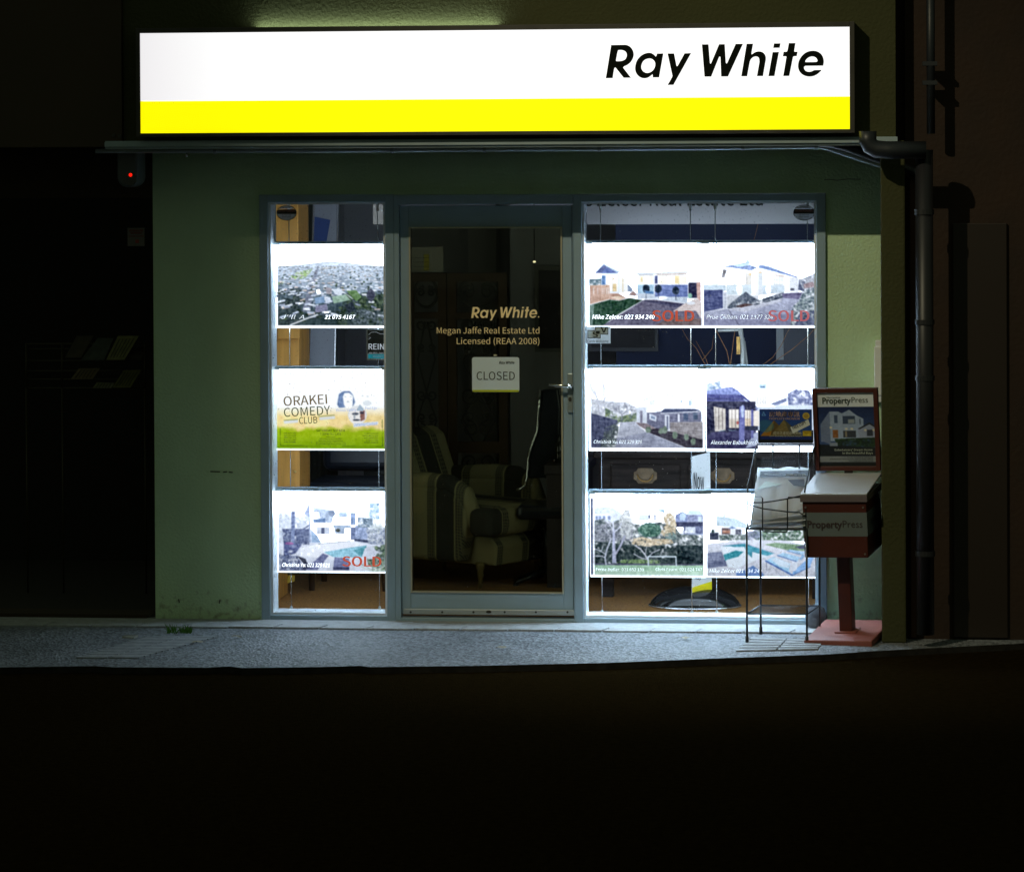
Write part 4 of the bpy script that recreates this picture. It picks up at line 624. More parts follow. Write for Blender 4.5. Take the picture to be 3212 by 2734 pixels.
# door
D = thing('door', None, None, (0, 0, 0)); D.parent = B
m = MB(); O = rect(1240.5, 610, 1801.5, 1965, 0); I = rect(1256, 641, 1799, 1934, 0)
m.box(O[0], I[0], FY0, .06, 0.0, O[3]); m.box(I[1], O[1], FY0, .06, 0.0, O[3]); m.box(I[0], I[1], FY0, .06, I[3], O[3]); m.box(I[0], I[1], FY0, .06, 0, I[2] - .004)
obj('door_frame', m, alu, D, bevel=.003)
m = MB(); O = rect(1259, 645, 1797, 1926, .03); I = rect(1287, 711, 1767, 1858, .03)
m.box(O[0], I[0], .012, .055, O[2], O[3]); m.box(I[1], O[1], .012, .055, O[2], O[3]); m.box(I[0], I[1], .012, .055, I[3], O[3]); m.box(I[0], I[1], .012, .055, O[2], I[2])
obj('leaf', m, alu, D, bevel=.003)
m = MB(); t = .008; m.box(I[0], I[0] + t, .004, .05, I[2], I[3]); m.box(I[1] - t, I[1], .004, .05, I[2], I[3]); m.box(I[0] + t, I[1] - t, .004, .05, I[3] - t, I[3]); m.box(I[0] + t, I[1] - t, .004, .05, I[2], I[2] + t)
obj('glazing_bead', m, M('brass_bead', (.50, .46, .34), .4, .3), D)
obj('pane', MB().box(I[0] + t, I[1] - t, .030, .036, I[2] + t, I[3] - t), door_glass, D)
m = MB(); pbox(m, 1266, 1911, 1804, 1928, -.002, .011); obj('kick_strip', m, M('strip_alu', (.42, .46, .48), .4, .4), D, bevel=.002)
for x in (1288, 1387, 1485, 1583, 1681, 1780): p = at(x, 1919, -.004); obj('screw', MB().disc((p.x, p.z), .0055, .0055, -.005, -.001, 12), dark, D)
p = at(1533, 1918, -.004); obj('strip_badge', MB().disc((p.x, p.z), .014, .007, -.006, -.001, 20), dark, D)
m = MB(); pbox(m, 1780, 1171, 1797, 1294, -.004, .012); obj('handle_plate', m, M('plate_alu', (.36, .42, .44), .35, .5), D, bevel=.003)
m = MB(); m.tube(ppath([(1789, 1211), (1789, 1210)], 0) and [at(1789, 1211, -.003), at(1789, 1211, -.045)], .011, 12); m.tube([at(1790, 1211, -.045), at(1765, 1210, -.05), at(1722, 1207, -.05)], [.011, .010, .008], 12)
obj('handle', m, M('polished_steel', (.8, .78, .72), .15, 1), D, smooth=True)
m = MB(); p = at(1788, 1252, -.006); m.disc((p.x, p.z), .008, .011, -.008, -.003, 16); obj('lock', m, dark, D)
pb = at(1478, 997, .026); pe = at(1689, 997, .026)
m = MB(); logo_to(m, pb.x, at(1685, 997, .026).x, pb.z, at(1478, 963, .026).z - pb.z, .027); p = at(1689.5, 994, .026); m.disc((p.x, p.z), .0035, .0035, .0265, .0275, 12)
ptext(m, 'Megan Jaffe Real Estate Ltd', 1370, 1692, 1046, 1027, .027); ptext(m, 'Licensed (REAA 2008)', 1432.5, 1692, 1079, 1060, .027)
obj('lettering', m, vinyl, D)
D['label'] = 'tinted glass door in a slate grey frame with cream lettering'
# ------------------------------------------------------------------ the lightbox sign
sa = rect(430, 79, 2681, 424, -.7); sz = thing('lightbox_sign', 'long illuminated white shop sign with a yellow band along its foot', 'sign', ((sa[0] + sa[1]) / 2, -.602, sa[2]))
wI = rect(440, 95, 2665, 310, -.72); yI = rect(440, 311, 2665, 412, -.72)
m = MB(); m.box(sa[0], wI[0], -.727, -.602, sa[2], sa[3]); m.box(wI[1], sa[1], -.727, -.602, sa[2], sa[3]); m.box(wI[0], wI[1], -.727, -.602, wI[3], sa[3] - .001); m.box(wI[0], wI[1], -.727, -.602, sa[2], yI[2])
obj('cabinet', m, dark, sz, bevel=.002)
sm = bpy.data.materials.new('sign_face_white'); sm.use_nodes = True; nt = sm.node_tree; b = nt.nodes['Principled BSDF']; b.inputs['Base Color'].default_value = (.8, .8, .8, 1); b.inputs['Roughness'].default_value = .3
tc = nt.nodes.new('ShaderNodeTexCoord'); sx = nt.nodes.new('ShaderNodeSeparateXYZ'); nt.links.new(tc.outputs['Generated'], sx.inputs[0]); cr = nt.nodes.new('ShaderNodeValToRGB'); cr.color_ramp.elements[0].color = (.80, .775, .80, 1); cr.color_ramp.elements[1].position = .16; cr.color_ramp.elements[1].color = (1, 1, 1, 1)
e_ = cr.color_ramp.elements.new(.9); e_.color = (1, 1, 1, 1); e_ = cr.color_ramp.elements.new(1.); e_.color = (.93, .93, .94, 1)
nt.links.new(sx.outputs[0], cr.inputs[0]); nt.links.new(cr.outputs[0], b.inputs['Emission Color']); b.inputs['Emission Strength'].default_value = 1.05
obj('white_panel', MB().box(wI[0], wI[1], -.72, -.61, wI[2], wI[3]), sm, sz)
obj('yellow_panel', MB().box(yI[0], yI[1], -.7205, -.61, yI[2], yI[3]), M('sign_face_yellow', (.8, .75, .0), .3, emit=(1, .93, 0), es=1.02), sz)
m = MB(); p0 = at(LX0, LZ0, -.723); p1 = at(LX1, LZ0, -.723); p2 = at(LX0, LZ1, -.723); q1 = at(LX1, LZ0 - 1.5, -.723)
logo_to(m, p0.x, p1.x, (p0.z + p1.z) / 2, p2.z - p0.z, -.7225); obj('lettering', m, ink_emit, sz)
m = MB(); a = rect(800, 72, 1560, 78, -.65); m.box(a[0], a[1], -.645, -.604, sa[3], sa[3] + .0015); obj('halo_strip', m, M('added_halo_light', (.8, .8, .8), .5, emit=(.8, 1, .84), es=13.), sz)  # unseen glowing strip added on the cabinet top for the halo on the fascia
# ------------------------------------------------------------------ pipes, sensor, meter box
m = MB(); Y = -.45; m.tube(ppath([(300, 474), (1200, 471), (2200, 464), (2572, 459), (2600, 466), (2700, 500), (2880, 556)], Y), .0115, 12)
T = thing('conduit_pipe', 'thin grey conduit pipe running under the eaves above the shopfront', 'pipe', at(1600, 468, Y)); obj('pipe', m, pipe_m, T, smooth=True)
for x, y in ((675, 473), (1230, 471), (1520, 469), (1880, 466), (2330, 462), (2560, 459)):
    p = at(x, y, Y); m = MB(); m.tube([p - Vector((.008, 0, 0)), p + Vector((.008, 0, 0))], .016, 12); m.box(p.x - .007, p.x + .007, Y - .004, Y + .004, p.z, zs); obj('pipe_clip', m, M('clip_grey', (.36, .40, .44), .4), T)
p = at(585, 482, Y); obj('water_drop', MB().lathe((p.x, p.y, p.z - .01), [(.002, -.008), (.007, -.002), (.006, .008), (.002, .016)], 10), steel, T, smooth=True)
m = MB(); Y = -.5; m.tube(ppath([(2570, 446), (2610, 448), (2660, 462), (2740, 492), (2890, 548)], Y), .024, 14); tag(obj('branch_pipe', m, pipe_d, smooth=True), 'dark slanting waste pipe dropping from the eaves to the downpipe', 'pipe')
m = MB(); Y = -.78; m.tube(ppath([(2722, 412), (2722, 440), (2730, 458), (2748, 468), (2780, 471), (2905, 471)], Y), .042, 18)
tag(obj('elbow_pipe', m, pipe_d, smooth=True), 'thick dark pipe elbow turning sideways at the right end of the eaves', 'pipe')
T = thing('downpipe', 'tall dark downpipe on the brown wall right of the shop', 'downpipe', atz(2900, 2005, 0)); T.location.y = -.72; ORI[T.name] = Vector(T.location)
x = at(2901, 1300, -.72).x; m = MB(); m.tube([(x, -.72, .06), (x, -.72, at(2900, 470, -.72).z)], .042, 18); obj('pipe', m, M('downpipe_grey', (.011, .011, .014), .45, var=(6, .2)), T, smooth=True)
for py in (665, 1010, 1185, 1735): p = at(2900, py, -.72); m = MB(); m.tube([(x, -.72, p.z - .012), (x, -.72, p.z + .012)], .047, 18); obj('pipe_clip', m, M('clip_dark', (.018, .019, .022), .4), T)
T = thing('upper_pipe', 'dark vertical pipe with brackets high on the brown wall', 'pipe', at(2920, 430, -.6)); m = MB(); p = at(2920, 420, -.6); m.tube([(p.x, -.6, p.z), (p.x, -.6, p.z + .9)], .02, 12); obj('pipe', m, pipe_d, T, smooth=True)
for py in (200, 260): p = at(2920, py, -.6); obj('bracket', MB().box(p.x - .04, p.x + .03, -.62, -.52, p.z - .01, p.z + .01), pipe_d, T)
Y = -.2; a = rect(381, 470, 444, 587, Y); cx = (a[0] + a[1]) / 2; rd = (a[1] - a[0]) / 2
T = thing('security_sensor', 'grey wall mounted security sensor with a small red light, above the dark neighbouring window', 'sensor', (cx, Y, a[2]))
m = MB(); pts = [(a[0], a[3]), (a[0], a[2] + rd)] + [(cx - rd * math.cos(t), a[2] + rd - rd * math.sin(t)) for t in [q * math.pi / 14 for q in range(1, 14)]] + [(a[1], a[2] + rd), (a[1], a[3])]
m.prism(pts, Y - .1, Y + .1); obj('housing', m, M('sensor_grey', (.10, .115, .125), .4), T, bevel=.01)
p = at(409, 561, Y - .1); m = MB(); m.disc((p.x, p.z), .033, .033, Y - .118, Y - .1, 24); obj('lens', m, M('lens_black', (.01, .01, .012), .12), T, smooth=False)
p = at(409, 549, Y - .12); m = MB(); m.lathe((p.x, Y - .118, p.z), [(.001, -.009), (.007, -.006), (.009, 0), (.007, .006), (.001, .009)], 12); obj('indicator_light', m, M('red_led', (.5, .01, .01), .4, emit=(1, .012, .004), es=1.4), T, smooth=True)
a = rect(2746, 1068, 2806, 1262, -.09); m = MB(); m.box(a[0], a[1], -.09, -.0005, a[2], a[3]); m.box(a[0] - .006, a[1], -.098, -.0905, a[2] + .035, a[3] - .03)
T = thing('meter_box', 'white plastic meter box on the wall beside the pilaster', 'meter box', ((a[0] + a[1]) / 2, -.05, a[2])); obj('case', m, M('white_plastic', (.88, .9, .92), .35), T, bevel=.006)
# neighbours
N = thing('brown_building', 'dark brown building right of the shop, mostly in shadow', 'building', (at(3100, 1900, -.45).x, -.45, 0)); x1 = at(6500, 1300, -.45).x
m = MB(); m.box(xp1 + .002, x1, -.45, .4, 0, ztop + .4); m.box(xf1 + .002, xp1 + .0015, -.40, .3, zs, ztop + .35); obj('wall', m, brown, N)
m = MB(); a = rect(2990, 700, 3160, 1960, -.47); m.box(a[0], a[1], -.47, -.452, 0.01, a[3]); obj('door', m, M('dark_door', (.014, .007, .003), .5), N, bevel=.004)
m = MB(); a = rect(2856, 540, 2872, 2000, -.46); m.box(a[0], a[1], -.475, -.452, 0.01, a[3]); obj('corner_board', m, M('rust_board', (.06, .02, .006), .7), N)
N = thing('neighbouring_shop', 'unlit neighbouring shop with a dark display window at the left edge', 'building', (at(200, 1900, 0).x, 0, 0)); x0 = at(-3600, 1000, 0).x
m = MB(); xs = at(455, 1200, 0).x; zt = at(300, 622, 0).z; zb = at(300, 1956, 0).z
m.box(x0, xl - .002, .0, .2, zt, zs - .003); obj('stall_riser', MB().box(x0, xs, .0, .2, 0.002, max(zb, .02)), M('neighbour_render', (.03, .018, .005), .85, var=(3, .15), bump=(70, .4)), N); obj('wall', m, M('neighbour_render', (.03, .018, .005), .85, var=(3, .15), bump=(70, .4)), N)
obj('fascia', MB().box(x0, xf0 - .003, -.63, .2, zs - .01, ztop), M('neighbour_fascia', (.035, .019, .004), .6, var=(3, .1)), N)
for x, y in ((357, 425), (376, 427)): p = at(x, y, -.63); obj('bolt', MB().disc((p.x, p.z), .009, .009, -.637, -.629, 12), dark, N)
m = MB(); m.box(xs, xl - .003, -.02, .12, 0.003, zt); z2 = at(300, 642, 0).z; m.box(x0, xs, -.015, .12, z2, zt - .001); z3 = at(300, 1926, 0).z; m.box(x0, xs, -.015, .12, max(zb, .02) + .001, z3)
Wd = thing('window', None, None, (0, 0, 0)); Wd.parent = N; obj('frame', m, M('neighbour_frame', (.07, .075, .085), .45, .2), Wd, bevel=.003)
obj('pane', MB().box(x0, xs, .03, .036, z3 + .001, z2 - .001), pane_m, Wd)
obj('room_shell', MB().box(x0, xs + .1, 2.4, 2.5, 0, zs).box(x0, xs + .1, .2, 2.5, -.05, .01).box(xs + .02, xs + .1, .2, 2.4, 0.01, zs), M('shop_black', (.02, .017, .013), .9), N)
# ------------------------------------------------------------------ backlit posters on their cables
PY_ = .14
def display(pic, rng, rail, label, group, texts=(), sold=None, extra=(), white=None):
    x0, y0, x1, y1 = rng
    a = rect(x0, y0, x1, y1, PY_); z_r = rect(x0, rail[0], x1, rail[1], PY_)
    T = thing('poster_display', label, 'poster', ((a[0] + a[1]) / 2, PY_ + .01, a[2]), group=group)
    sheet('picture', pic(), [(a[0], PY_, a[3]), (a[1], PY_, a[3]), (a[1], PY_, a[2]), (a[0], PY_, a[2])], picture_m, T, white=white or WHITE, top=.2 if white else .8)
    obj('light_panel', MB().box(a[0] - .002, a[1] + .002, PY_ + .003, PY_ + .018, a[2] - .006, a[3]), acrylic, T, bevel=.002)
    obj('glow_plate', MB().box(a[0], a[1], PY_ + .0185, PY_ + .021, a[2], a[3] - .002), M('glowing_back', (.62, .65, .70), .5, emit=(.7, .85, 1), es=2.4), T)  # back plate made to glow, added to light the room behind
    obj('top_rail', MB().box(a[0] - .004, a[1] + .004, PY_ - .05, PY_ + .022, z_r[2] + .001, z_r[3]), M('rail_alu', (.34, .44, .56), .35, .5), T, bevel=.003)
    obj('added_light_strip', MB().box(a[0] + .03, a[1] - .03, PY_ - .044, PY_ - .014, z_r[2] - .0015, z_r[2] + .0005), M('added_light' if 'wide' in group else 'added_light_soft', (.8, .8, .8), .5, emit=(.60, .82, 1), es=230. if 'wide' in group else 65.), T)  # glowing strip added out of view under the rail to brighten the pavement
    for xx in (a[0] + .012, a[1] - .012): obj('rail_clip', MB().box(xx - .018, xx + .018, PY_ - .054, PY_ - .0505, z_r[2] + .001, z_r[3] - .001), M('clip_steel', (.42, .5, .5), .3, .7), T)
    if texts:
        m = MB()
        for t in texts: ptext(m, *t[0], PY_ - .003, **t[1])
        obj('lettering', m, letter_w, T)
    for nm, mat, t in extra:
        m = MB()
        for q in t: ptext(m, *q[0], PY_ - .003, **q[1])
        obj(nm, m, mat, T)
    if sold:
        m = MB(); ptext(m, *sold[0], PY_ - .005, bold=.02, ext=.001); obj('sold_lettering', m, sold[1], T)
    return T
WHITE = 8.
gl = 'posters in the narrow left window'; gr = 'posters in the wide right window'
z1 = lambda x, y: (800 + x / 3.528, 580 + y / 3.528); z2 = lambda x, y: (800 + x / 3.528, 1060 + y / 3.528); z3_ = lambda x, y: (800 + x / 3.528, 1500 + y / 3.528)
z7 = lambda x, y: (1800 + x / 2.527, 1120 + y / 2.527); za = lambda x, y: (1820 + x / 5.18, 760 + y / 5.18); zb_ = lambda x, y: (2190 + x / 5.18, 760 + y / 5.18); z5 = lambda x, y: (1820 + x / 4.933, 1560 + y / 4.933); z6 = lambda x, y: (2200 + x / 5.18, 1560 + y / 5.18)
def tx(z, s, x0, x1, base, cap, **k): a = z(x0, base); b = z(x1, base); c = z(x0, cap); return ((s, a[0], b[0], a[1], c[1]), k)
it = dict(shear=.22)
display(pic_aerial, (864, 766, 1216, 1025), (757, 767), 'backlit aerial view over suburban rooftops, top poster of the narrow left window', gl, [tx(z1, "J''ll  A", 290, 545, 1482, 1440, **it), tx(z1, '21 075 4167', 770, 1110, 1482, 1440, bold=.006, **it)])
sm_ = [tx(z2, s, 318, 455, y, y - 14) for s, y in (('BAR SALES AND', 1060), ('FOOD AVAILABLE.', 1084), ('SILENT AUCTION', 1108), ('ALSO FOLLOWS', 1133), ('THE SHOW.', 1157))] + [tx(z2, s, x, 1364, y, y - 14) for s, x, y in (('TICKETS $35 EACH', 1208, 1062), ('BARADENE COLLEGE', 1192, 1087), ('AUDITORIUM, GATE', 1204, 1112), ('3, 237 VICTORIA', 1230, 1137), ('AVENUE, REMUERA', 1204, 1162))] + [tx(z2, 'TICKET SALES', 785, 890, 1100, 1088, bold=.01), tx(z2, 'Internet booking, email ticket office', 715, 955, 1120, 1108), tx(z2, 'Book early, avoid disappointment', 705, 970, 1142, 1128), tx(z2, 'St Josephs School Office, 16 Bronson Place', 680, 1000, 1160, 1148), tx(z2, 'Orakei Office, 8/76 Coates Avenue', 675, 1005, 1180, 1168)]
display(pic_show, (866, 1157, 1218, 1408), (1147, 1157), 'white, yellow and green comedy club poster, middle of the narrow left window', gl, white=1.1, extra=[
    ('lettering', letter_d, [tx(z2, 'CLUB', 490, 690, 950, 876, rot=.045), tx(z2, 'COMEDY', 322, 835, 872, 775, rot=.055), tx(z2, 'SATURDAY SEP 6TH', 678, 992, 1036, 1008, bold=.012), tx(z2, '7.30PM TILL LATE', 720, 952, 1075, 1048, bold=.004)] + sm_),
    ('title_lettering', M('backlit_tan', (.03, .025, .015), .5, emit=(.16, .11, .05), es=1), [tx(z2, 'ORAKEI', 318, 800, 752, 648, rot=.055, bold=.008)]),
    ('name_lettering', M('backlit_blue', (.02, .03, .05), .5, emit=(.30, .42, .78), es=1), [tx(z2, 'Jeremy Corbet', 1095, 1355, 976, 940, rot=.045), tx(z2, 'Vicious Variety', 895, 1120, 812, 780, rot=.02), tx(z2, 'Paul Ego', 1220, 1350, 790, 762, rot=.02)])])
display(pic_pool_house, (873, 1538, 1220, 1792), (1527, 1538), 'backlit white house with a swimming pool, bottom poster of the narrow left window', gl, [tx(z3_, 'Christina Yu: 021 329 621', 300, 825, 975, 935, bold=.012, **it)], (tx(z3_, 'SOLD', 965, 1400, 970, 862)[0], letter_o))
display(pic_gable_house, (1842, 764, 2203, 1024), (753, 764), 'poster of a gabled blue house with green lawn, SOLD in orange', gr, [tx(za, 'Mike Zelcer: 021 934 240', 195, 1210, 1245, 1178, bold=.012, **it)], (tx(za, 'SOLD', 1165, 1855, 1280, 1108)[0], letter_o))
display(pic_drive_house, (2206, 764, 2568, 1024), (753, 764), 'poster of a pale weatherboard house beyond a drive, SOLD in pinkish red', gr, [tx(zb_, 'Prue Clifton: 021 1377 324', 135, 1215, 1245, 1180, **it)], (tx(zb_, 'SOLD', 1135, 1810, 1280, 1108)[0], letter_o2))
display(pic_concrete_drive, (1848, 1155, 2208, 1411), (1144, 1155), 'grey brick house with a long concrete drive poster, middle left of the wide window', gr, [tx(z7, 'Christina Yu: 021 329 328', 158, 540, 683, 657, **it)])
display(pic_pavilion, (2215, 1155, 2569, 1413), (1144, 1155), 'blue columned pavilion poster, middle right of the wide window behind the rack card', gr, [tx(z7, 'Alexander Babukhin: 021 555', 1085, 1560, 690, 660, **it)])
display(pic_reserve, (1852, 1547, 2213, 1806), (1534, 1547), 'hillside houses, bare trees and white goal frame poster, lower left of the wide window', gr, [tx(z5, 'Ferne Butler: 021 652 139', 245, 985, 1130, 1085), tx(z5, 'Chris Fearn: 021 624 747', 1165, 1885, 1130, 1085)])
display(pic_pool_deck, (2216, 1547, 2569, 1808), (1534, 1547), 'poster of a turquoise pool with blue sun loungers, behind the wire rack', gr, [tx(z6, 'Mike Zelcer 021 934 240', 130, 985, 1215, 1160, **it)])
cl = ['steel display cable near the left jamb of the narrow window', 'steel display cable near the right edge of the narrow window', 'leftmost of the four steel display cables in the wide window', 'steel display cable of the wide window just left of the gap between its posters', 'steel display cable of the wide window just right of the gap between its posters', 'rightmost of the four steel display cables in the wide window']
for (xt, xb_, yt, yb), lb in zip(((906, 914, 648, 1922), (1184, 1191, 648, 1922), (1883, 1889, 645, 1934), (2165, 2171, 645, 1935), (2242, 2249, 645, 1935), (2530, 2539, 645, 1936)), cl):
    Y = PY_ + .026; t = at(xt, yt - 12, Y); b_ = at(xb_, yb + 6, Y); b_.x = t.x = (t.x + b_.x) / 2
    T = thing('display_cable', lb, 'cable', b_, group='display cables in the windows'); obj('cable', MB().tube([b_, t], .0022, 8), steel, T, smooth=True)
    for p, s_ in ((b_, 1), (t, -1)): obj('cable_clamp', MB().tube([p, p + Vector((0, 0, .04 * s_)), p + Vector((0, 0, .046 * s_))], [.0075, .0075, .004], 12), M('clamp_white', (.8, .82, .85), .3, .3), T, smooth=True)
# ------------------------------------------------------------------ stickers and hanging signs on the glass
STICK = thin_sheet('sticker_film', (.86, .88, .9), .72)
def sticker(px, py, rx_, ry_, lb):
    c = at(px, py, .026); u = c.x - at(px - rx_, py, .026).x; v = at(px, py - ry_, .026).z - c.z
    T = thing('security_sticker', lb, 'sticker', c, group='round security stickers'); rim = [(c.x + u * .96 * math.cos(t), .0265, c.z + v * .96 * math.sin(t)) for t in [i * 2 * math.pi / 40 for i in range(41)]]; m = MB(); m.tube(rim, .0018, 6); zl, zh_ = c.z - v * .14, c.z + v * .44; m.prism([(c.x - u * .97, zl), (c.x + u * .97, zl), (c.x + u * .87, zh_), (c.x - u * .87, zh_)], .0262, .0285); obj('backing', m, ink, T)
    m = MB(); n = 40; A = [(c.x + u * .93 * math.cos(t), c.z + v * .92 * math.sin(t)) for t in [i * 2 * math.pi / n for i in range(n)]]
    hi = [p for p in A if p[1] > c.z + v * .42]; lo_ = [p for p in A if p[1] < c.z - v * .12]
    hi.sort(key=lambda p: math.atan2(p[1] - c.z, p[0] - c.x)); lo_.sort(key=lambda p: math.atan2(p[1] - c.z, p[0] - c.x))
    m.prism(hi[::-1], .0255, .0262); m.prism(lo_[::-1], .0255, .0262); obj('field', m, STICK, T)
    m = MB(); text_to(m, 'MONITORING', c.x - u * .8, c.x + u * .8, c.z + v * .1, v * .22, .0258); obj('lettering', m, M('sticker_red', (.45, .16, .12), .5), T)
    m = MB(); text_to(m, 'SECURITY BY', c.x - u * .4, c.x + u * .4, c.z + v * .6, v * .14, .0252); text_to(m, 'SECURITY AND', c.x - u * .45, c.x + u * .45, c.z - v * .36, v * .13, .0252); text_to(m, 'MONITORING', c.x - u * .42, c.x + u * .42, c.z - v * .6, v * .13, .0252); obj('small_lettering', m, ink, T)
sticker(899, 668, 32, 24, 'oval black and white security sticker in the top corner of the narrow left window')
sticker(2522, 667, 34, 25, 'oval black and white security sticker in the top right corner of the wide window')
a = rect(1150, 1033, 1216, 1129, .08); T = thing('membership_plaque', 'black membership plaque with white letters and a blue strip in the narrow window', 'plaque', ((a[0] + a[1]) / 2, .08, a[2]))
obj('plate', MB().box(a[0], a[1], .078, .084, a[2], a[3]), M('plaque_edge', (.5, .55, .6), .3), T); b_ = rect(1152.5, 1035, 1216, 1109, .076); obj('black_field', MB().box(b_[0], b_[1], .0765, .0778, b_[2], b_[3]), ink, T); b_ = rect(1155, 1111, 1216, 1124, .076); obj('blue_strip', MB().box(b_[0], b_[1], .0765, .0778, b_[2], b_[3]), M('cyan_strip', (.02, .38, .50), .5, emit=(.02, .38, .5), es=.25), T)
m = MB(); ptext(m, 'REINZ', 1156, 1220, 1096, 1078, .075, bold=.01); ptext(m, 'July 2013 - June 2014', 1156, 1218, 1109, 1104, .075)
m.tube(ppath([(1156, 1050), (1165, 1042), (1180, 1041), (1192, 1047), (1214, 1049)], .076), .0008, 5); m.tube(ppath([(1156, 1065), (1164, 1058), (1156, 1058)], .076), .0008, 5); m.tube(ppath([(1210, 1068), (1206, 1060), (1216, 1052)], .076), .0008, 5)
obj('lettering', m, M('plaque_white', (.7, .72, .75), .5, emit=(.6, .63, .66), es=.3), T)
m = MB(); ptext(m, 'MEMBER', 1170, 1202, 1121, 1114, .075); obj('strip_lettering', m, white_card, T)
a = rect(1836, 1024, 1915, 1077, .026); T = thing('card_sticker', 'grey payment card sticker inside the lower edge of the wide window top row', 'sticker', ((a[0] + a[1]) / 2, .026, a[2])); T['label'] = 'grey card payment sticker under the gabled house poster'
obj('backing', MB().box(a[0], a[1], .0262, .029, a[2], a[3]), STICK, T); m = MB(); 
z6b = lambda x, y: (1800 + x / 2.527, 580 + y / 2.527)
for q in ((108, 1152, 212, 1215), (168, 1122, 272, 1186)): 
    b_ = rect(*z6b(q[0], q[1]), *z6b(q[2], q[3]), .0255); m.box(b_[0], b_[1], .0255, .0261, b_[2], b_[3])
obj('card_block', m, ink, T); m = MB(); 
for q in ((114, 1157, 206, 1209), (174, 1126, 266, 1180)): b_ = rect(*z6b(q[0], q[1]), *z6b(q[2], q[3]), .025); m.box(b_[0], b_[1], .0249, .0254, b_[2], b_[3])
obj('card_face', m, M('card_face', (.44, .52, .54), .5), T)
m = MB(); ptext(m, 'Cards Welcome', 1842.5, 1908.5, 1074, 1066, .0248); ptext(m, 'S', 1858, 1876, 1057, 1041, .0245, bold=.03); ptext(m, 'V', 1884, 1904, 1043, 1026, .0245, bold=.02); obj('lettering', m, ink, T)
# closed sign
Y = .02; a = rect(1481, 1120, 1629, 1229, Y); T = thing('closed_sign', 'white CLOSED sign hanging by a suction hook on the door glass', 'sign', ((a[0] + a[1]) / 2, Y, a[2]))
m = MB(); rr = .012; pts = []
for cx, cz, s0 in ((a[1] - rr, a[3] - rr, 0), (a[0] + rr, a[3] - rr, 1), (a[0] + rr, a[2] + rr, 2), (a[1] - rr, a[2] + rr, 3)):
    for q in range(5): t = (s0 + q / 4) * math.pi / 2; pts.append((cx + rr * math.cos(t), cz + rr * math.sin(t)))
m.prism(pts[::-1], Y - .004, Y); obj('board', m, M('sign_white', (.70, .80, .86), .4), T)
b_ = rect(1483, 1222.5, 1627, 1228.5, Y); obj('green_band', MB().box(b_[0], b_[1], Y - .0048, Y - .0041, b_[2], b_[3]), M('band_lime', (.55, .62, .0), .4), T)
m = MB(); ptext(m, 'CLOSED', 1495, 1615, 1191, 1165.5, Y - .0055); p = at(1566, 1141, Y); logo_to(m, p.x, at(1614, 1141, Y).x, p.z, at(1566, 1132.5, Y).z - p.z, Y - .0055); obj('lettering', m, M('ink_dark', (.02, .03, .03), .5), T)
p = at(1554, 1120, Y); m = MB(); m.lathe((p.x, Y - .002, p.z + .004), [(.004, 0), (.009, .002), (.011, .006), (.006, .010)], 14); obj('suction_hook', m, M('hook_clear', (.6, .55, .4), .15), T, smooth=True)
# ------------------------------------------------------------------ inside, left window
wood = M('honey_wood', (.62, .30, .06), .45, var=(3, .22, (9, 9, .6)))
Y = .62; a = rect(842, 622, 938, 1530, Y); T = thing('wooden_cabinet', 'tall honey coloured wooden cabinet behind the left edge of the narrow window', 'cabinet', ((a[0] + a[1]) / 2, Y + .15, .016))
obj('body', MB().box(a[0] - .1, a[1], Y, Y + .32, .3, a[3] + .05).box(a[0] - .1, a[1] - .12, Y + .02, Y + .3, .017, .3), wood, T, bevel=.004)
b_ = rect(872, 1024, 941, 1062, Y - .02); obj('ledge', MB().box(b_[0], b_[1], Y - .035, Y - .001, b_[2], b_[3]), wood, T, bevel=.003)
for x, y in ((934, 1049), (937, 1479)): p = at(x, y, Y - .01); obj('knob', MB().lathe((p.x - .02, Y - .008, p.z), [(.001, -.007), (.006, -.005), (.008, 0), (.006, .005), (.001, .007)], 10), M('brass', (.75, .55, .2), .3, .9), T, smooth=True)
def board(nm, lb, cat, quad, Y, Y2, mat, th=.01):
    P = [at(x, y, Y if i in (2, 3) else Y2) for i, (x, y) in enumerate(quad)]
    T = thing(nm, lb, cat, (P[3] + P[2]) / 2); d = Vector((0, th, 0)); obj('panel', MB().hexa([P[3], P[2], P[2] + d, P[3] + d, P[0], P[1], P[1] + d, P[0] + d]), mat, T); return T, P
T, P = board('display_board', 'white display board with a blue sheet leaning behind the narrow window', 'display board', [(986, 640), (1060, 640), (1050, 1150), (972, 1150)], 1.3, 1.5, M('board_white', (.42, .44, .50), .6))
q = [at(x, y, yy - .004) for x, y, yy in ((986, 680, 1.48), (1036, 690, 1.48), (1024, 758, 1.45), (978, 758, 1.45))]; dv = Vector((0, .003, 0)); obj('blue_sheet', MB().hexa([q[3], q[2], q[2] + dv, q[3] + dv, q[0], q[1], q[1] + dv, q[0] + dv]), M('blue_sheet', (.05, .10, .32), .5), T)
obj('edge_strip', MB().tube([at(985, 640, 1.47), at(970, 1150, 1.28)], .006, 6), steel, T); obj('edge_strip', MB().tube([at(1060, 640, 1.47), at(1050, 1150, 1.28)], .006, 6), steel, T)
m = MB(); Y = 1.9; r = random.Random(2)
for i in range(9): x0_ = 966 + i * 10; p = at(x0_, 1500, Y); m.tube([(p.x, Y + .03 * (i % 2), .25), (p.x, Y + .03 * (i % 2), 2.35)], .026, 8)
tag(obj('curtain', m, M('dark_curtain', (.06, .07, .06), .8), smooth=True), 'dark pleated curtain deep inside, behind the narrow left window', 'curtain')
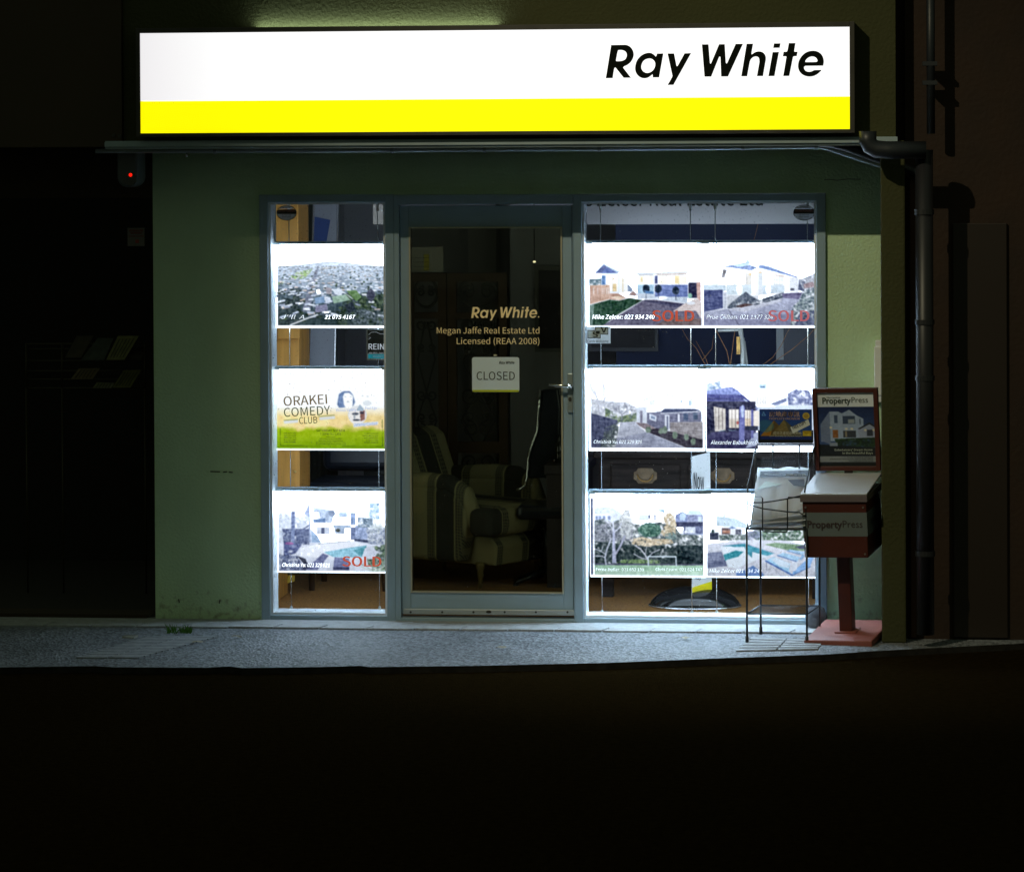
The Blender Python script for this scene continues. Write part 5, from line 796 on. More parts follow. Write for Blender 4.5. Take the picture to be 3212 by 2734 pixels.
a = rect(1170, 636, 1235, 704, 1.2); T = thing('wall_notice', 'pale notice sheet hanging at the upper right inside the narrow window', 'notice', ((a[0] + a[1]) / 2, 1.2, a[2])); obj('sheet', MB().box(a[0], a[1], 1.2, 1.21, a[2], a[3]), M('notice_paper', (.70, .64, .58), .6), T)
# dark leather chair back in the third gap
Y = 1.0; T = thing('leather_chair', 'black leather chair seen low behind the narrow left window', 'chair', at(1100, 1800, Y)); T.location.z = .016; ORI[T.name] = Vector(T.location)
x0_, x1_ = at(948, 1500, Y).x, at(1225, 1500, Y).x; leather = M('black_leather', (.016, .02, .03), .28, var=(9, .3))
obj('seat', MB().box(x0_, x1_, Y, Y + .5, .46, .60), leather, T, bevel=.05, bseg=4); obj('backrest', MB().box(x0_ + .03, x1_ - .03, Y + .46, Y + .58, .62, 1.05), leather, T, bevel=.05, bseg=4); obj('armrest', MB().tube([(x0_ + .02, Y + .02, .50), (x0_ + .015, Y + .02, .78), (x0_ + .0, Y + .45, .86)], .024, 10), leather, T, smooth=True)
for xx, yy in ((x0_ + .04, Y + .05), (x1_ - .04, Y + .05), (x0_ + .04, Y + .45), (x1_ - .04, Y + .45)): obj('leg', MB().tube([(xx, yy, .0165), (xx, yy, .46)], [.016, .022], 10), M('dark_wood', (.05, .025, .012), .4, var=(5, .3)), T, smooth=True)
a = at(912, 1815, .9); T = thing('sticky_note', 'yellow paper tag low inside the narrow left window', 'note', a); obj('sheet', MB().hexa([at(900, 1829, .9), at(924, 1822, .9), at(924, 1822, .905), at(900, 1829, .905), at(903, 1804, .9), at(925, 1803, .9), at(925, 1803, .905), at(903, 1804, .905)]), M('yellow_paper', (.65, .48, .05), .6), T)
# ------------------------------------------------------------------ inside, behind the door
C_ = thing('striped_armchair', 'cream and charcoal striped armchair just inside the glass door', 'armchair', (0, 0, 0))
fa = R(-30); ca_ = at(1452, 1800, 1.62); C_.location = (ca_.x, 1.62, .016); C_.rotation_euler = (0, 0, fa)
def stripes(name, axis, off=0., period=.42):
    m_ = bpy.data.materials.new(name); m_.use_nodes = True; nt = m_.node_tree; b = nt.nodes['Principled BSDF']; b.inputs['Roughness'].default_value = .85
    tc = nt.nodes.new('ShaderNodeTexCoord'); sx = nt.nodes.new('ShaderNodeSeparateXYZ'); nt.links.new(tc.outputs['Object'], sx.inputs[0])
    def math_(op, a, b_=None):
        n = nt.nodes.new('ShaderNodeMath'); n.operation = op
        for i, v in enumerate((a, b_)):
            if v is None: continue
            if isinstance(v, (int, float)): n.inputs[i].default_value = v
            else: nt.links.new(v, n.inputs[i])
        return n.outputs[0]
    u = math_('FRACT', math_('DIVIDE', math_('ADD', sx.outputs[axis], 10 * period + off), period))
    cr = nt.nodes.new('ShaderNodeValToRGB'); cr.color_ramp.interpolation = 'CONSTANT'; el = cr.color_ramp.elements
    cream, char, mid = (.38, .345, .20, 1), (.05, .05, .045, 1), (.21, .20, .13, 1)
    el[0].position = 0; el[0].color = cream; el[1].position = .40; el[1].color = mid
    for p_, c_ in ((.52, cream), (.545, char), (.83, cream), (.855, mid), (.975, cream)): e = el.new(p_); e.color = c_
    nt.links.new(u, cr.inputs[0])
    # woven dashes inside the mid bands
    k = math_('FRACT', math_('MULTIPLY', u, 26.)); d1 = math_('GREATER_THAN', k, .45); w_ = math_('FRACT', math_('MULTIPLY', math_('ADD', sx.outputs[2], math_('MULTIPLY', sx.outputs[1 - axis if axis < 2 else 0], .7)), 62.)); d2 = math_('GREATER_THAN', w_, .45)
    band = math_('MAXIMUM', math_('MULTIPLY', math_('GREATER_THAN', u, .405), math_('LESS_THAN', u, .515)), math_('MULTIPLY', math_('GREATER_THAN', u, .86), math_('LESS_THAN', u, .97)))
    f = math_('MULTIPLY', band, math_('MULTIPLY', d1, d2)); mx = nt.nodes.new('ShaderNodeMix'); mx.data_type = 'RGBA'; nt.links.new(f, mx.inputs[0]); nt.links.new(cr.outputs[0], mx.inputs[6]); mx.inputs[7].default_value = (.03, .032, .03, 1); nt.links.new(mx.outputs[2], b.inputs['Base Color'])
    return m_
sx_ = stripes('striped_side', 0, .13); sy_ = stripes('striped_width', 1, .18); arm_prof = [(-.40, .14), (-.40, .52), (.00, .545), (.16, .54), (.25, .50), (.295, .42), (.30, .34), (.27, .24), (.25, .14)]
for s_ in (-1, 1):
    y0 = -.37 if s_ < 0 else .25
    obj('arm', MB().prism(arm_prof, y0, y0 + .12), sx_, C_, local=True, bevel=.03, bseg=3); obj('arm_roll', MB().tube([(-.38, y0 + .06, .53), (.0, y0 + .06, .555), (.15, y0 + .06, .55), (.25, y0 + .06, .505), (.295, y0 + .06, .42), (.30, y0 + .06, .33)], [.055, .058, .058, .055, .045, .03], 14), sx_, C_, local=True, smooth=True)
m = MB(); m.prism([(-.50, .79), (-.43, .82), (-.36, .77), (-.22, .42), (-.40, .36)], -.33, .33); obj('backrest', m, sy_, C_, local=True, bevel=.05, bseg=4)
m = MB(); m.prism([(-.44, .40), (-.38, .44), (-.14, .45), (.40, .44), (.46, .40), (.46, .31), (.40, .28), (-.3, .28)], -.245, .245); m.box(.30, .455, -.36, .36, .285, .435); obj('seat_cushion', m, sy_, C_, local=True, bevel=.04, bseg=4)
obj('seat_base', MB().prism([(-.40, .12), (-.40, .28), (.38, .275), (.42, .23), (.41, .12)], -.25, .25), sy_, C_, local=True, bevel=.015)
for x in (-.34, .33):
    for y in (-.28, .28): obj('leg', MB().lathe((x, y, 0), [(.010, .0), (.014, .03), (.012, .05), (.020, .07), (.016, .09), (.026, .115), (.026, .14)], 12), M('turned_brass_leg', (.25, .20, .08), .35, .4), C_, local=True, smooth=True)
# folding screen with iron scrolls
swood = M('screen_wood', (.10, .055, .025), .6, var=(4, .3)); iron = M('wrought_iron', (.09, .085, .07), .5); Y = 2.6
T = thing('folding_screen', 'dark wooden folding screen with wrought iron scrollwork behind the armchair', 'room divider', at(1440, 1700, Y)); T.location.z = .016; ORI[T.name] = Vector(T.location)
def scroll(m, c, r0, turns, s_, Y, fl=1, n=26):
    m.tube([(c[0] + fl * r0 * (1 - t / n * .8) * math.cos(t / n * turns * 6.283 + s_), Y, c[1] + r0 * (1 - t / n * .8) * math.sin(t / n * turns * 6.283 + s_)) for t in range(n + 1)], .006, 6)
for (xa_, xb2) in ((1272, 1402), (1406, 1592)):
    a = rect(xa_, 856, xb2, 1700, Y); e = .05; z0 = .02; m = MB(); m.box(a[0], a[0] + e, Y, Y + .04, z0, a[3]); m.box(a[1] - e, a[1], Y, Y + .04, z0, a[3])
    for za_, zb2 in ((a[3] - e, a[3]), (at(1400, 1420, Y).z, at(1400, 1385, Y).z), (z0 + .05, z0 + .12), (at(1400, 1000, Y).z, at(1400, 980, Y).z)): m.box(a[0] + e, a[1] - e, Y + .002, Y + .038, za_, zb2)
    obj('screen_frame', m, swood, T); m = MB(); cx = (a[0] + a[1]) / 2; hw = (a[1] - a[0]) / 2 - e; zc_ = at(1400, 918, Y).z
    n = 36; m.tube([(cx + hw * .92 * math.cos(q * 6.283 / n), Y + .02, zc_ + .085 * math.sin(q * 6.283 / n)) for q in range(n + 1)], .008, 6)
    for s1 in (-1, 1):
        scroll(m, (cx + s1 * hw * .45, zc_), hw * .36, 1.4, 0, Y + .02, s1); scroll(m, (cx + s1 * hw * .40, zc_ + .03), hw * .2, 1.2, 2, Y + .02, s1)
        for zz, rr_ in ((1020, .6), (1090, .45), (1240, .6), (1310, .5), (1345, .55), (1450, .5)): scroll(m, (cx + s1 * hw * .42, at(1400, zz, Y).z), hw * rr_ * .75, 1.3, 1 + zz, Y + .02, s1)
        m.tube([(cx + s1 * hw * .1, Y + .02, at(1400, 1010, Y).z), (cx + s1 * hw * .7, Y + .02, at(1400, 1130, Y).z), (cx, Y + .02, at(1400, 1230, Y).z), (cx + s1 * hw * .8, Y + .02, at(1400, 1320, Y).z), (cx + s1 * hw * .1, Y + .02, at(1400, 1400, Y).z)], .006, 6)
    obj('scrollwork', m, iron, T, smooth=True)
# desk, office chair, bottle, picture, planner
Y = 1.25; a = rect(1707, 1459, 1830, 1800, Y); T = thing('desk', 'dark wooden desk pedestal at the right inside the door', 'desk', ((a[0] + a[1]) / 2, Y + .3, .016)); dk = M('desk_veneer', (.045, .035, .04), .45, var=(3, .25, (14, 14, .6)))
obj('pedestal', MB().box(a[0] + .012, a[1], Y + .01, Y + .6, .0165, a[3] - .05), dk, T, bevel=.003); obj('desktop', MB().box(a[0], a[1] + .02, Y, Y + .62, a[3] - .049, a[3]), dk, T, bevel=.004); zt_ = a[3]
p = at(1755, 1440, Y + .15); m = MB(); m.lathe((p.x, Y + .15, zt_ + .001), [(.022, 0), (.026, .01), (.026, .09), (.012, .12), (.010, .15), (.012, .152)], 16); tag(obj('bottle', m, M('dark_bottle', (.01, .012, .01), .08, spec=.8), smooth=True), 'slim glossy dark bottle on the desk inside the door', 'bottle')
Y = 1.5; T = thing('office_chair', 'black high backed office chair with a modelled highlight edge behind the door', 'office chair', at(1660, 1800, Y)); T.location.z = .016; ORI[T.name] = Vector(T.location)
cp = [(1694, 1222), (1690, 1280), (1685, 1350), (1672, 1385), (1660, 1419), (1656, 1445), (1655, 1468), (1652, 1500), (1646, 1522), (1635, 1532), (1620, 1535)]
m = MB(); m.tube(ppath(cp, Y), .008, 10); obj('highlight_edge', m, M('highlight', (.95, .95, .95), .06, 1, emit=(1, 1, .95), es=.0), T, smooth=True)  # bright tube added as the highlight along the leather edge
m = MB(); L_ = [at(x + 4, y, Y + .01) for x, y in cp[:8]]; Rr = [at(x, y, Y + .01) for x, y in ((1750, 1500), (1752, 1440), (1756, 1350), (1758, 1280), (1750, 1218))]; m.prism([(q.x, q.z) for q in L_ + Rr][::-1], Y + .012, Y + .07); obj('backrest', m, leather, T, bevel=.01)
xs_ = at(1690, 1600, Y).x; obj('seat', MB().box(xs_ - .10, xs_ + .22, Y - .25, Y + .1, .38, .46), leather, T, bevel=.03, bseg=3); obj('pedestal', MB().tube([(xs_ + .05, Y - .05, .08), (xs_ + .05, Y - .05, .38)], .02, 10), leather, T, smooth=True)
m = MB()
for q in range(5): t = q * 6.283 / 5; m.tube([(xs_ + .05, Y - .05, .09), (xs_ + .05 + .2 * math.cos(t), Y - .05 + .2 * math.sin(t), .03)], [.018, .012], 8); m.lathe((xs_ + .05 + .2 * math.cos(t), Y - .05 + .2 * math.sin(t), .001), [(.01, 0), (.018, .012), (.01, .028)], 10)
obj('star_base', m, leather, T, smooth=True)
Y = 3.2; a = rect(1677, 834, 1790, 1104, Y); T = thing('framed_picture', 'dark abstract picture in a thin pale frame on the wall behind the door', 'picture', ((a[0] + a[1]) / 2, Y, a[2]))
obj('picture_frame', MB().box(a[0], a[1], Y, Y + .03, a[2], a[3]), M('frame_grey', (.25, .24, .22), .5), T); b_ = rect(1690, 848, 1778, 1092, Y); obj('canvas', MB().box(b_[0], b_[1], Y - .006, Y - .001, b_[2], b_[3]), M('dark_painting', (.05, .04, .05), .6, var=(2.5, .9)), T)
obj('partition', MB().box(at(1600, 900, 3.24).x, at(1800, 900, 3.24).x, 3.24, 3.3, .017, zc - .001), rm, B)
Y = 2.2; a = rect(1290, 775, 1390, 852, Y); T = thing('wall_planner', 'paper year planner with a yellow column behind the upper left of the door', 'planner', ((a[0] + a[1]) / 2, Y, a[2])); obj('sheet', MB().box(a[0], a[1], Y, Y + .008, a[2], a[3]), M('planner_paper', (.45, .43, .38), .7), T)
b_ = rect(1330, 798, 1346, 850, Y); obj('yellow_column', MB().box(b_[0], b_[1], Y - .003, Y - .0005, b_[2], b_[3]), M('planner_yellow', (.6, .5, .03), .6), T)
m = MB(); 
for yy in (808, 822, 836, 848): m.tube(ppath([(1294, yy), (1346, yy)], Y - .004), .0012, 5)
obj('rule_lines', m, ink, T); a = rect(1474, 700, 1562, 860, 4.2); obj('room_column', MB().box(a[0], a[1], 4.1, 4.29, .017, zc - .001), M('column_paint', (.62, .60, .58), .8), B)
p = at(1676, 821, 2.2); T = thing('small_glint', 'tiny added glint seen high through the door glass', 'glint', p); obj('glint_bead', MB().lathe((p.x, p.y, p.z), [(.002, -.006), (.008, -.003), (.010, 0), (.007, .004), (.001, .006)], 12), M('glint_glow', (.8, .8, .8), .4, emit=(1, .95, .85), es=4), T, smooth=True); obj('stem', MB().tube([(p.x, p.y, p.z + .006), (p.x, p.y, zc)], .003, 6), dark, T)  # glowing bead on a stem, added for a tiny highlight
# ------------------------------------------------------------------ inside, right window
Y = .42; a = rect(1805, 560, 2600, 703, Y); T = thing('office_sign_board', 'white name board with black letters hanging inside the top of the wide window', 'sign board', ((a[0] + a[1]) / 2, Y, a[2])); obj('board', MB().box(a[0], a[1], Y, Y + .02, a[2], a[3]), M('board_grey', (.42, .40, .42), .6), T)
m = MB(); ptext(m, 's Zelcer Real Estate Ltd', 1836, 2393, 647, 600, Y - .003, bold=.006); obj('lettering', m, ink, T)
chest_m = M('dark_chest_wood', (.020, .014, .012), .62, var=(3, .6, (1.2, 9, 12)), bump=(30, .15), spec=.15); Y = .85
a = rect(1862, 1412, 2600, 1700, Y); z0_ = at(2000, 1775, Y).z; T = thing('chest_of_drawers', 'dark carved wooden chest with brass drawer handles behind the wide window', 'chest', ((a[0] + a[1]) / 2, Y + .25, .016))
obj('carcass', MB().box(a[0] + .03, a[1], Y, Y + .45, z0_, a[3] - .045), chest_m, T, bevel=.004); obj('top', MB().box(a[0], a[1], Y - .03, Y + .46, a[3] - .044, a[3]), chest_m, T, bevel=.012, bseg=3)
for xx in (a[0] + .07, a[1] - .06, (a[0] + a[1]) / 2): obj('leg', MB().box(xx - .03, xx + .03, Y + .03, Y + .09, .0165, z0_ - .0005), chest_m, T, bevel=.004)
for (x0_, x1_) in ((1917, 2134), (2158, 2360), (2385, 2590)):
    b_ = rect(x0_, 1456, x1_, 1640, Y); dr = obj('drawer', MB().box(b_[0], b_[1], Y - .012, Y - .001, b_[2], b_[3]), chest_m, T, bevel=.005)
    cx = {1917: 2024, 2158: 2267, 2385: 2490}[x0_]; c_ = at(cx, 1492, Y - .014); u = .062; v = .041
    m = MB(); pl_ = [(-1, -.45), (-.78, -.6), (-.6, -1), (.6, -1), (.78, -.6), (1, -.45), (1, .45), (.78, .6), (.6, 1), (-.6, 1), (-.78, .6), (-1, .45)]
    m.prism([(c_.x + q * u, c_.z + s_ * v) for q, s_ in pl_], Y - .018, Y - .0125); obj('handle_plate', m, M('aged_brass', (.13, .085, .045), .45, .4, var=(20, .3)), dr, bevel=.002)
    m = MB(); m.tube([(c_.x + u * .66 * math.cos(t), Y - .03, c_.z + v * .25 + v * .95 * math.sin(t)) for t in [math.pi + q * math.pi / 12 for q in range(13)]], [.003] + [.0045] * 11 + [.003], 8); obj('ring_pull', m, M('aged_brass2', (.30, .17, .06), .3, .9), dr, smooth=True)
Y = .45; q = [at(x, y, Y + d) for x, y, d in ((2170, 1880, 0), (2233, 1870, .06), (2227, 1418, .06), (2167, 1432, 0))]; T = thing('hanging_banner', 'tall narrow white banner with a yellow foot standing behind the wide window', 'banner', (q[0] + q[1]) / 2); dv = Vector((0, .006, 0))
obj('card', MB().hexa([q[0], q[1], q[1] + dv, q[0] + dv, q[3], q[2], q[2] + dv, q[3] + dv]), white_card, T)
q2 = [at(x, y, Y + d - .002) for x, y, d in ((2170, 1879, 0), (2233, 1869, .06), (2233, 1822, .06), (2170, 1842, 0))]; dv2 = Vector((0, .0015, 0)); obj('yellow_foot', MB().hexa([q2[0], q2[1], q2[1] + dv2, q2[0] + dv2, q2[3], q2[2], q2[2] + dv2, q2[3] + dv2]), M('banner_yellow', (.75, .66, .0), .5, emit=(.6, .5, 0), es=.12), T)
m = MB(); ptext(m, 'Now', 2176, 2209, 1534, 1482, Y - .004, bold=.02); ptext(m, 'Ray', 2182, 2200, 1816, 1804, Y - .004, shear=.2, bold=.02); obj('lettering', m, M('grey_ink', (.03, .03, .035), .6), T)
c_ = at(2172, 1940, .32); T = thing('glass_dome', 'low rounded dark glass dome on the floor behind the wide window', 'dome', (c_.x, .55, .016)); m = MB(); m.lathe((0, 0, 0), [(.235 * math.cos(t), .105 * math.sin(t)) for t in [q * math.pi / 20 for q in range(0, 10)]] + [(.01, .105)], 40)
obj('shell', m, M('smoked_glass', (.010, .011, .013), .12, spec=.7), T, local=True, smooth=True); T.scale = (1, .7, 1); obj('rim', MB().tube([(.237 * math.cos(q * 6.283 / 40), .237 * math.sin(q * 6.283 / 40), .006) for q in range(41)], .005, 6), steel, T, local=True)
# twigs in a vase, small easel with a hanging tag
Y = .75; c_ = at(2292, 1400, Y); T = thing('twig_vase', 'tall vase of bare copper twigs on the chest behind the wide window', 'vase', (c_.x, Y + .18, a[3]))
m = MB(); m.lathe((c_.x, Y + .18, a[3] + .0005), [(.035, 0), (.05, .04), (.045, .12), (.025, .17), (.032, .19)], 18); obj('vase_body', m, M('vase_dark', (.03, .03, .05), .3), T, smooth=True); m = MB(); r = random.Random(11); zt0 = a[3] + .17
for i in (0, 1, 2, 3, 4, 6):
    an = (-.55, -.3, -.12, .02, .12, .25, .42, .6)[i]; L = (.50, .62, 1.05, 1.2, 1.1, .66, .7, .5)[i]; pts = []; x_, z_ = c_.x, zt0; ang = an
    for k in range(9): pts.append((x_, Y + .18 + .01 * math.sin(k + i), z_)); ang += r.uniform(-.30, .28); x_ += math.sin(ang) * L / 9; z_ += math.cos(ang) * L / 9
    m.tube(pts, [.003 - .00022 * k for k in range(9)], 6)
    if i % 2: p0_ = pts[5]; m.tube([p0_, (p0_[0] + .05, p0_[1], p0_[2] + .06), (p0_[0] + .06, p0_[1], p0_[2] + .13)], [.002, .0017, .001], 5)
obj('twigs', m, M('copper_twig', (.26, .12, .05), .5, var=(10, .3)), T, smooth=True)
Y = .72; T = thing('wooden_easel', 'small grey easel with a copper tag above the chest in the wide window', 'easel', at(2325, 1410, Y)); T.location.z = a[3]; ORI[T.name] = Vector(T.location)
m = MB(); zz = a[3] + .0005; tp = at(2322, 1030, Y); b1 = at(2326, 1410, Y); b2 = at(2375, 1410, Y); b1.z = b2.z = zz; m.tube([b1, at(2330, 1100, Y), tp], [.011, .011, .013], 8); m.tube([b2, at(2335, 1070, Y + .05)], .006, 8); m.tube([b2 + Vector((-.05, .2, 0)), at(2332, 1060, Y + .03)], .006, 8); m.tube([at(2252, 1036, Y), at(2330, 1034, Y)], .008, 8); obj('stand', m, M('easel_grey', (.50, .50, .48), .5), T, smooth=True)
b_ = rect(2310, 1056, 2322, 1111, Y - .03); obj('hanging_tag', MB().box(b_[0], b_[1], Y - .032, Y - .028, b_[2], b_[3]), M('copper_tag', (.75, .40, .12), .35, .6, var=(40, .5)), T, bevel=.003)
Y = 2.4; a = rect(1845, 1000, 2064, 1102, Y); T = thing('framed_picture', 'wide dark picture in a black frame seen through the wide window beside the card sticker', 'picture', ((a[0] + a[1]) / 2, Y, a[2])); obj('picture_frame', MB().box(a[0], a[1], Y, Y + .03, a[2], a[3]), M('frame_black', (.05, .05, .06), .4), T); b_ = rect(1855, 1008, 2054, 1090, Y); obj('canvas', MB().box(b_[0], b_[1], Y - .005, Y - .001, b_[2], b_[3]), M('dark_canvas', (.02, .017, .022), .6, var=(3, .8)), T)
Y = 1.7; a = rect(2435, 1010, 2555, 1128, Y); T = thing('glass_cabinet', 'dark glazed cabinet at the right inside the wide window', 'cabinet', ((a[0] + a[1]) / 2, Y + .2, .016)); obj('carcass', MB().box(a[0], a[1], Y, Y + .4, .0165, a[3] + .3), M('cabinet_blue', (.04, .045, .07), .4), T); m = MB(); m.box(a[0], a[0] + .04, Y - .01, Y - .0005, a[2], a[3]); obj('pale_stile', m, M('stile_grey', (.30, .32, .34), .4), T)
obj('partition', MB().box(xw1 - 1.24, xw1 + .45, 2.44, 2.5, .017, zc - .001), M('navy_partition', (.02, .032, .095), .7), B)
# ------------------------------------------------------------------ wire newspaper rack outside the wide window
zz2 = lambda x, y: (2300 + x / 2.94, 1450 + y / 2.94)
Yf, Yb = -.66, -.34
T = thing('wire_news_rack', 'black wire newspaper rack standing in front of the wide window', 'news rack', (at(2434, 1998, Yf).x, (Yf + Yb) / 2, 0))
xl_ = at(2342, 1700, Yf).x; xr_ = at(2530, 1700, Yf).x; sh = -.045
zb0 = at(2430, 1657, Yf).z; ztop_ = at(2430, 1390, Yb).z; xlb, xrb = xl_ + .055, xr_ + .055
wr = .0042
for p in ([(xl_, Yf, .0), (xl_, Yf, zb0)], [(xr_, Yf, 0), (xr_, Yf, zb0)], [(xlb, Yb, 0), (xlb, Yb, zb0)], [(xrb, Yb, 0), (xrb, Yb, zb0)]):
    m = MB(); m.tube(p, wr * 1.25, 8); m.tube([p[0], (p[0][0], p[0][1], .035)], wr * 2, 8); obj('leg', m, blackm, T, smooth=True)
zsh = at(2430, 1925, Yf).z; m = MB(); m.tube([(xl_, Yf, zsh), (xr_, Yf, zsh), (xrb, Yb, zsh), (xlb, Yb, zsh), (xl_, Yf, zsh)], wr, 6)
for q in range(1, 9): t = q / 9; m.tube([(xl_ * (1 - t) + xlb * t, Yf * (1 - t) + Yb * t, zsh), (xr_ * (1 - t) + xrb * t, Yf * (1 - t) + Yb * t, zsh)], .0016, 5)
obj('bottom_shelf', m, blackm, T, smooth=True)
P = lambda x, y, Y=Yf: at(*zz2(x, y), Y)
m = MB(); wires = [[(135, 370, 0), (270, 370, -.02), (380, 355, -.04), (500, 335, -.04), (650, 300, 0)], [(135, 385, 0), (270, 425, -.03), (500, 455, -.03), (610, 460, -.01), (670, 500, 0)], [(135, 615, 0), (300, 620, -.02), (660, 620, 0), (668, 560, 0), (670, 500, 0)], [(200, 318, .1), (255, 318, .02), (270, 330, -.03), (270, 625, -.03), (280, 636, -.03), (490, 640, -.03), (500, 625, -.03), (500, 335, -.03), (508, 322, -.03), (640, 322, 0)], [(135, 200, 0), (133, 380, 0), (135, 615, 0)], [(668, 330, 0), (672, 500, 0)]]
for w_ in wires: m.tube([P(x, y, Yf + d) for x, y, d in w_], wr * .85, 6)
m.tube([(xl_, Yf, zb0), (xr_, Yf, zb0), (xrb, Yb, zb0 + .02), (xlb, Yb, zb0 + .02), (xl_, Yf, zb0)], wr, 6); obj('basket', m, blackm, T, smooth=True)
m = MB(); zx = lambda x, y, Y: at(2300 + x / 3.453, 1050 + y / 3.453, Y)
m.tube([zx(150, 1700, Yf), zx(160, 1640, Yf + .02), zx(235, 1260, Yb), zx(262, 1185, Yb), zx(870, 1185, Yb), zx(872, 1230, Yb), zx(800, 1560, Yf + .05), zx(770, 1720, Yf)], wr, 8)
for x in (430, 716): m.tube([zx(x, 1180, Yb), zx(x, 1450, Yb + .0)], wr * .9, 6)
m.tube([(xlb, Yb, zb0), zx(240, 1440, Yb), zx(240, 1260, Yb)], wr * .9, 6); m.tube([(xrb, Yb, zb0), zx(880, 1440, Yb), zx(872, 1230, Yb)], wr * .9, 6)
obj('back_frame', m, blackm, T, smooth=True)
# header card holder + card
Y = Yb - .012; q = [zx(278, 1160, Y), zx(862, 1160, Y), zx(845, 806, Y), zx(288, 806, Y)]
a0, a1, z0, z1 = (q[0].x + q[3].x) / 2, (q[1].x + q[2].x) / 2, q[0].z, q[2].z
T2 = thing('header_card', 'blue and gold advertising card with Chinese lettering on top of the wire rack', 'card', ((a0 + a1) / 2, Y, z0))
m = MB(); m.box(a0 - .004, a1 + .004, Y, Y + .008, z0 - .004, z0 + .055); m.box(a0 - .006, a0, Y - .012, Y + .008, z0, z0 + .06); m.box(a1, a1 + .006, Y - .012, Y + .008, z0, z0 + .06); m.box(a0, a1, Y - .012, Y - .008, z0 - .004, z0 + .012); obj('holder', m, blackm, T2)
sheet('picture', pic_card(), [(a0 + .001, Y - .002, z1), (a1 - .001, Y - .002, z1), (a1 - .001, Y - .002, z0 + .013), (a0 + .001, Y - .002, z0 + .013)], print_m, T2, lit=False); obj('backing', MB().box(a0 + .0005, a1 - .0005, Y - .0015, Y - .0002, z0 + .056, z1), ink, T2)
card = lambda x, y: (2300 + x / 3.453, 1050 + y / 3.453)
def ctext(m, s, x0, x1, base, cap, Y, **k): a = card(x0, base); b = card(x1, base); c = card(x0, cap); ptext(m, s, a[0], b[0], a[1], c[1], Y, **k)
m = MB(); ctext(m, '房地產專訊', 388, 720, 882, 835, Y - .003, bold=.02); ctext(m, 'PROPERTY OVERVIEW', 388, 722, 918, 896, Y - .003, bold=.02); obj('lettering', m, M('card_gold', (.62, .40, .32), .5), T2)
m = MB(); ctext(m, '成功之道從這裡開始', 432, 740, 1075, 1050, Y - .003); ctext(m, 'your doorway to Chinese buyers', 392, 745, 1100, 1085, Y - .003); obj('foot_lettering', m, M('card_cream', (.55, .55, .45), .5), T2)
q = [zx(x, y, Y - .004) for x, y in ((645, 1068), (832, 975), (812, 915), (618, 1000))]; dv = Vector((0, .0015, 0)); obj('free_label', MB().hexa([q[0], q[1], q[1] + dv, q[0] + dv, q[3], q[2], q[2] + dv, q[3] + dv]), M('label_white', (.66, .68, .66), .6), T2)
m = MB(); ctext(m, 'FREE COPY', 650, 806, 1025, 990, Y - .006, rot=R(25), bold=.025); obj('label_lettering', m, ink, T2)
# newspapers
PAPER = thin_sheet('newsprint_sheet', (.93, .94, .96), .6)
m = MB(); rows = [(P(230, 60, Yb + .02), P(700, 55, Yb + .02)), (P(215, 160, Yb - .06), P(690, 155, Yb - .06)), (P(200, 300, Yb - .16), P(680, 300, Yb - .16)), (P(180, 430, Yf + .05), P(672, 430, Yf + .05)), (P(168, 520, Yf + .03), P(668, 520, Yf + .03)), (P(160, 560, Yf + .05), P(660, 545, Yf + .05)), (P(150, 600, Yf + .10), P(655, 598, Yf + .10))]
N_ = 18; r = random.Random(4); vs = []; fs = []
for i, (l, rr_) in enumerate(rows):
    for j in range(N_ + 1):
        t = j / N_; p = l * (1 - t) + rr_ * t; b_ = .012 * math.sin(j * .9 + i * 1.7) + .008 * math.sin(j * 2.1 + i)
        vs.append((p.x, p.y - b_ * (.4 if i < 2 else 1), p.z + b_ * .5 * (i > 1)))
n_ = len(vs); vs += [(x, y + .05, z - .004) for x, y, z in vs]
for i in range(len(rows) - 1):
    for j in range(N_): k = i * (N_ + 1) + j; fs.append((k, k + 1, k + N_ + 2, k + N_ + 1)); fs.append((n_ + k, n_ + k + N_ + 1, n_ + k + N_ + 2, n_ + k + 1))
for j in range(N_): fs.append((j, n_ + j, n_ + j + 1, j + 1)); k = (len(rows) - 1) * (N_ + 1) + j; fs.append((k, k + 1, n_ + k + 1, n_ + k))
for i in range(len(rows) - 1):
    k = i * (N_ + 1); fs.append((k, k + N_ + 1, n_ + k + N_ + 1, n_ + k)); k += N_; fs.append((k, n_ + k, n_ + k + N_ + 1, k + N_ + 1))
T3 = thing('newspaper', 'top newspaper folded over in the wire rack basket, black masthead with white characters', 'newspaper', rows[-1][0], group='newspapers in the wire rack'); obj('pages', MB().add(vs, fs), PAPER, T3, smooth=True)
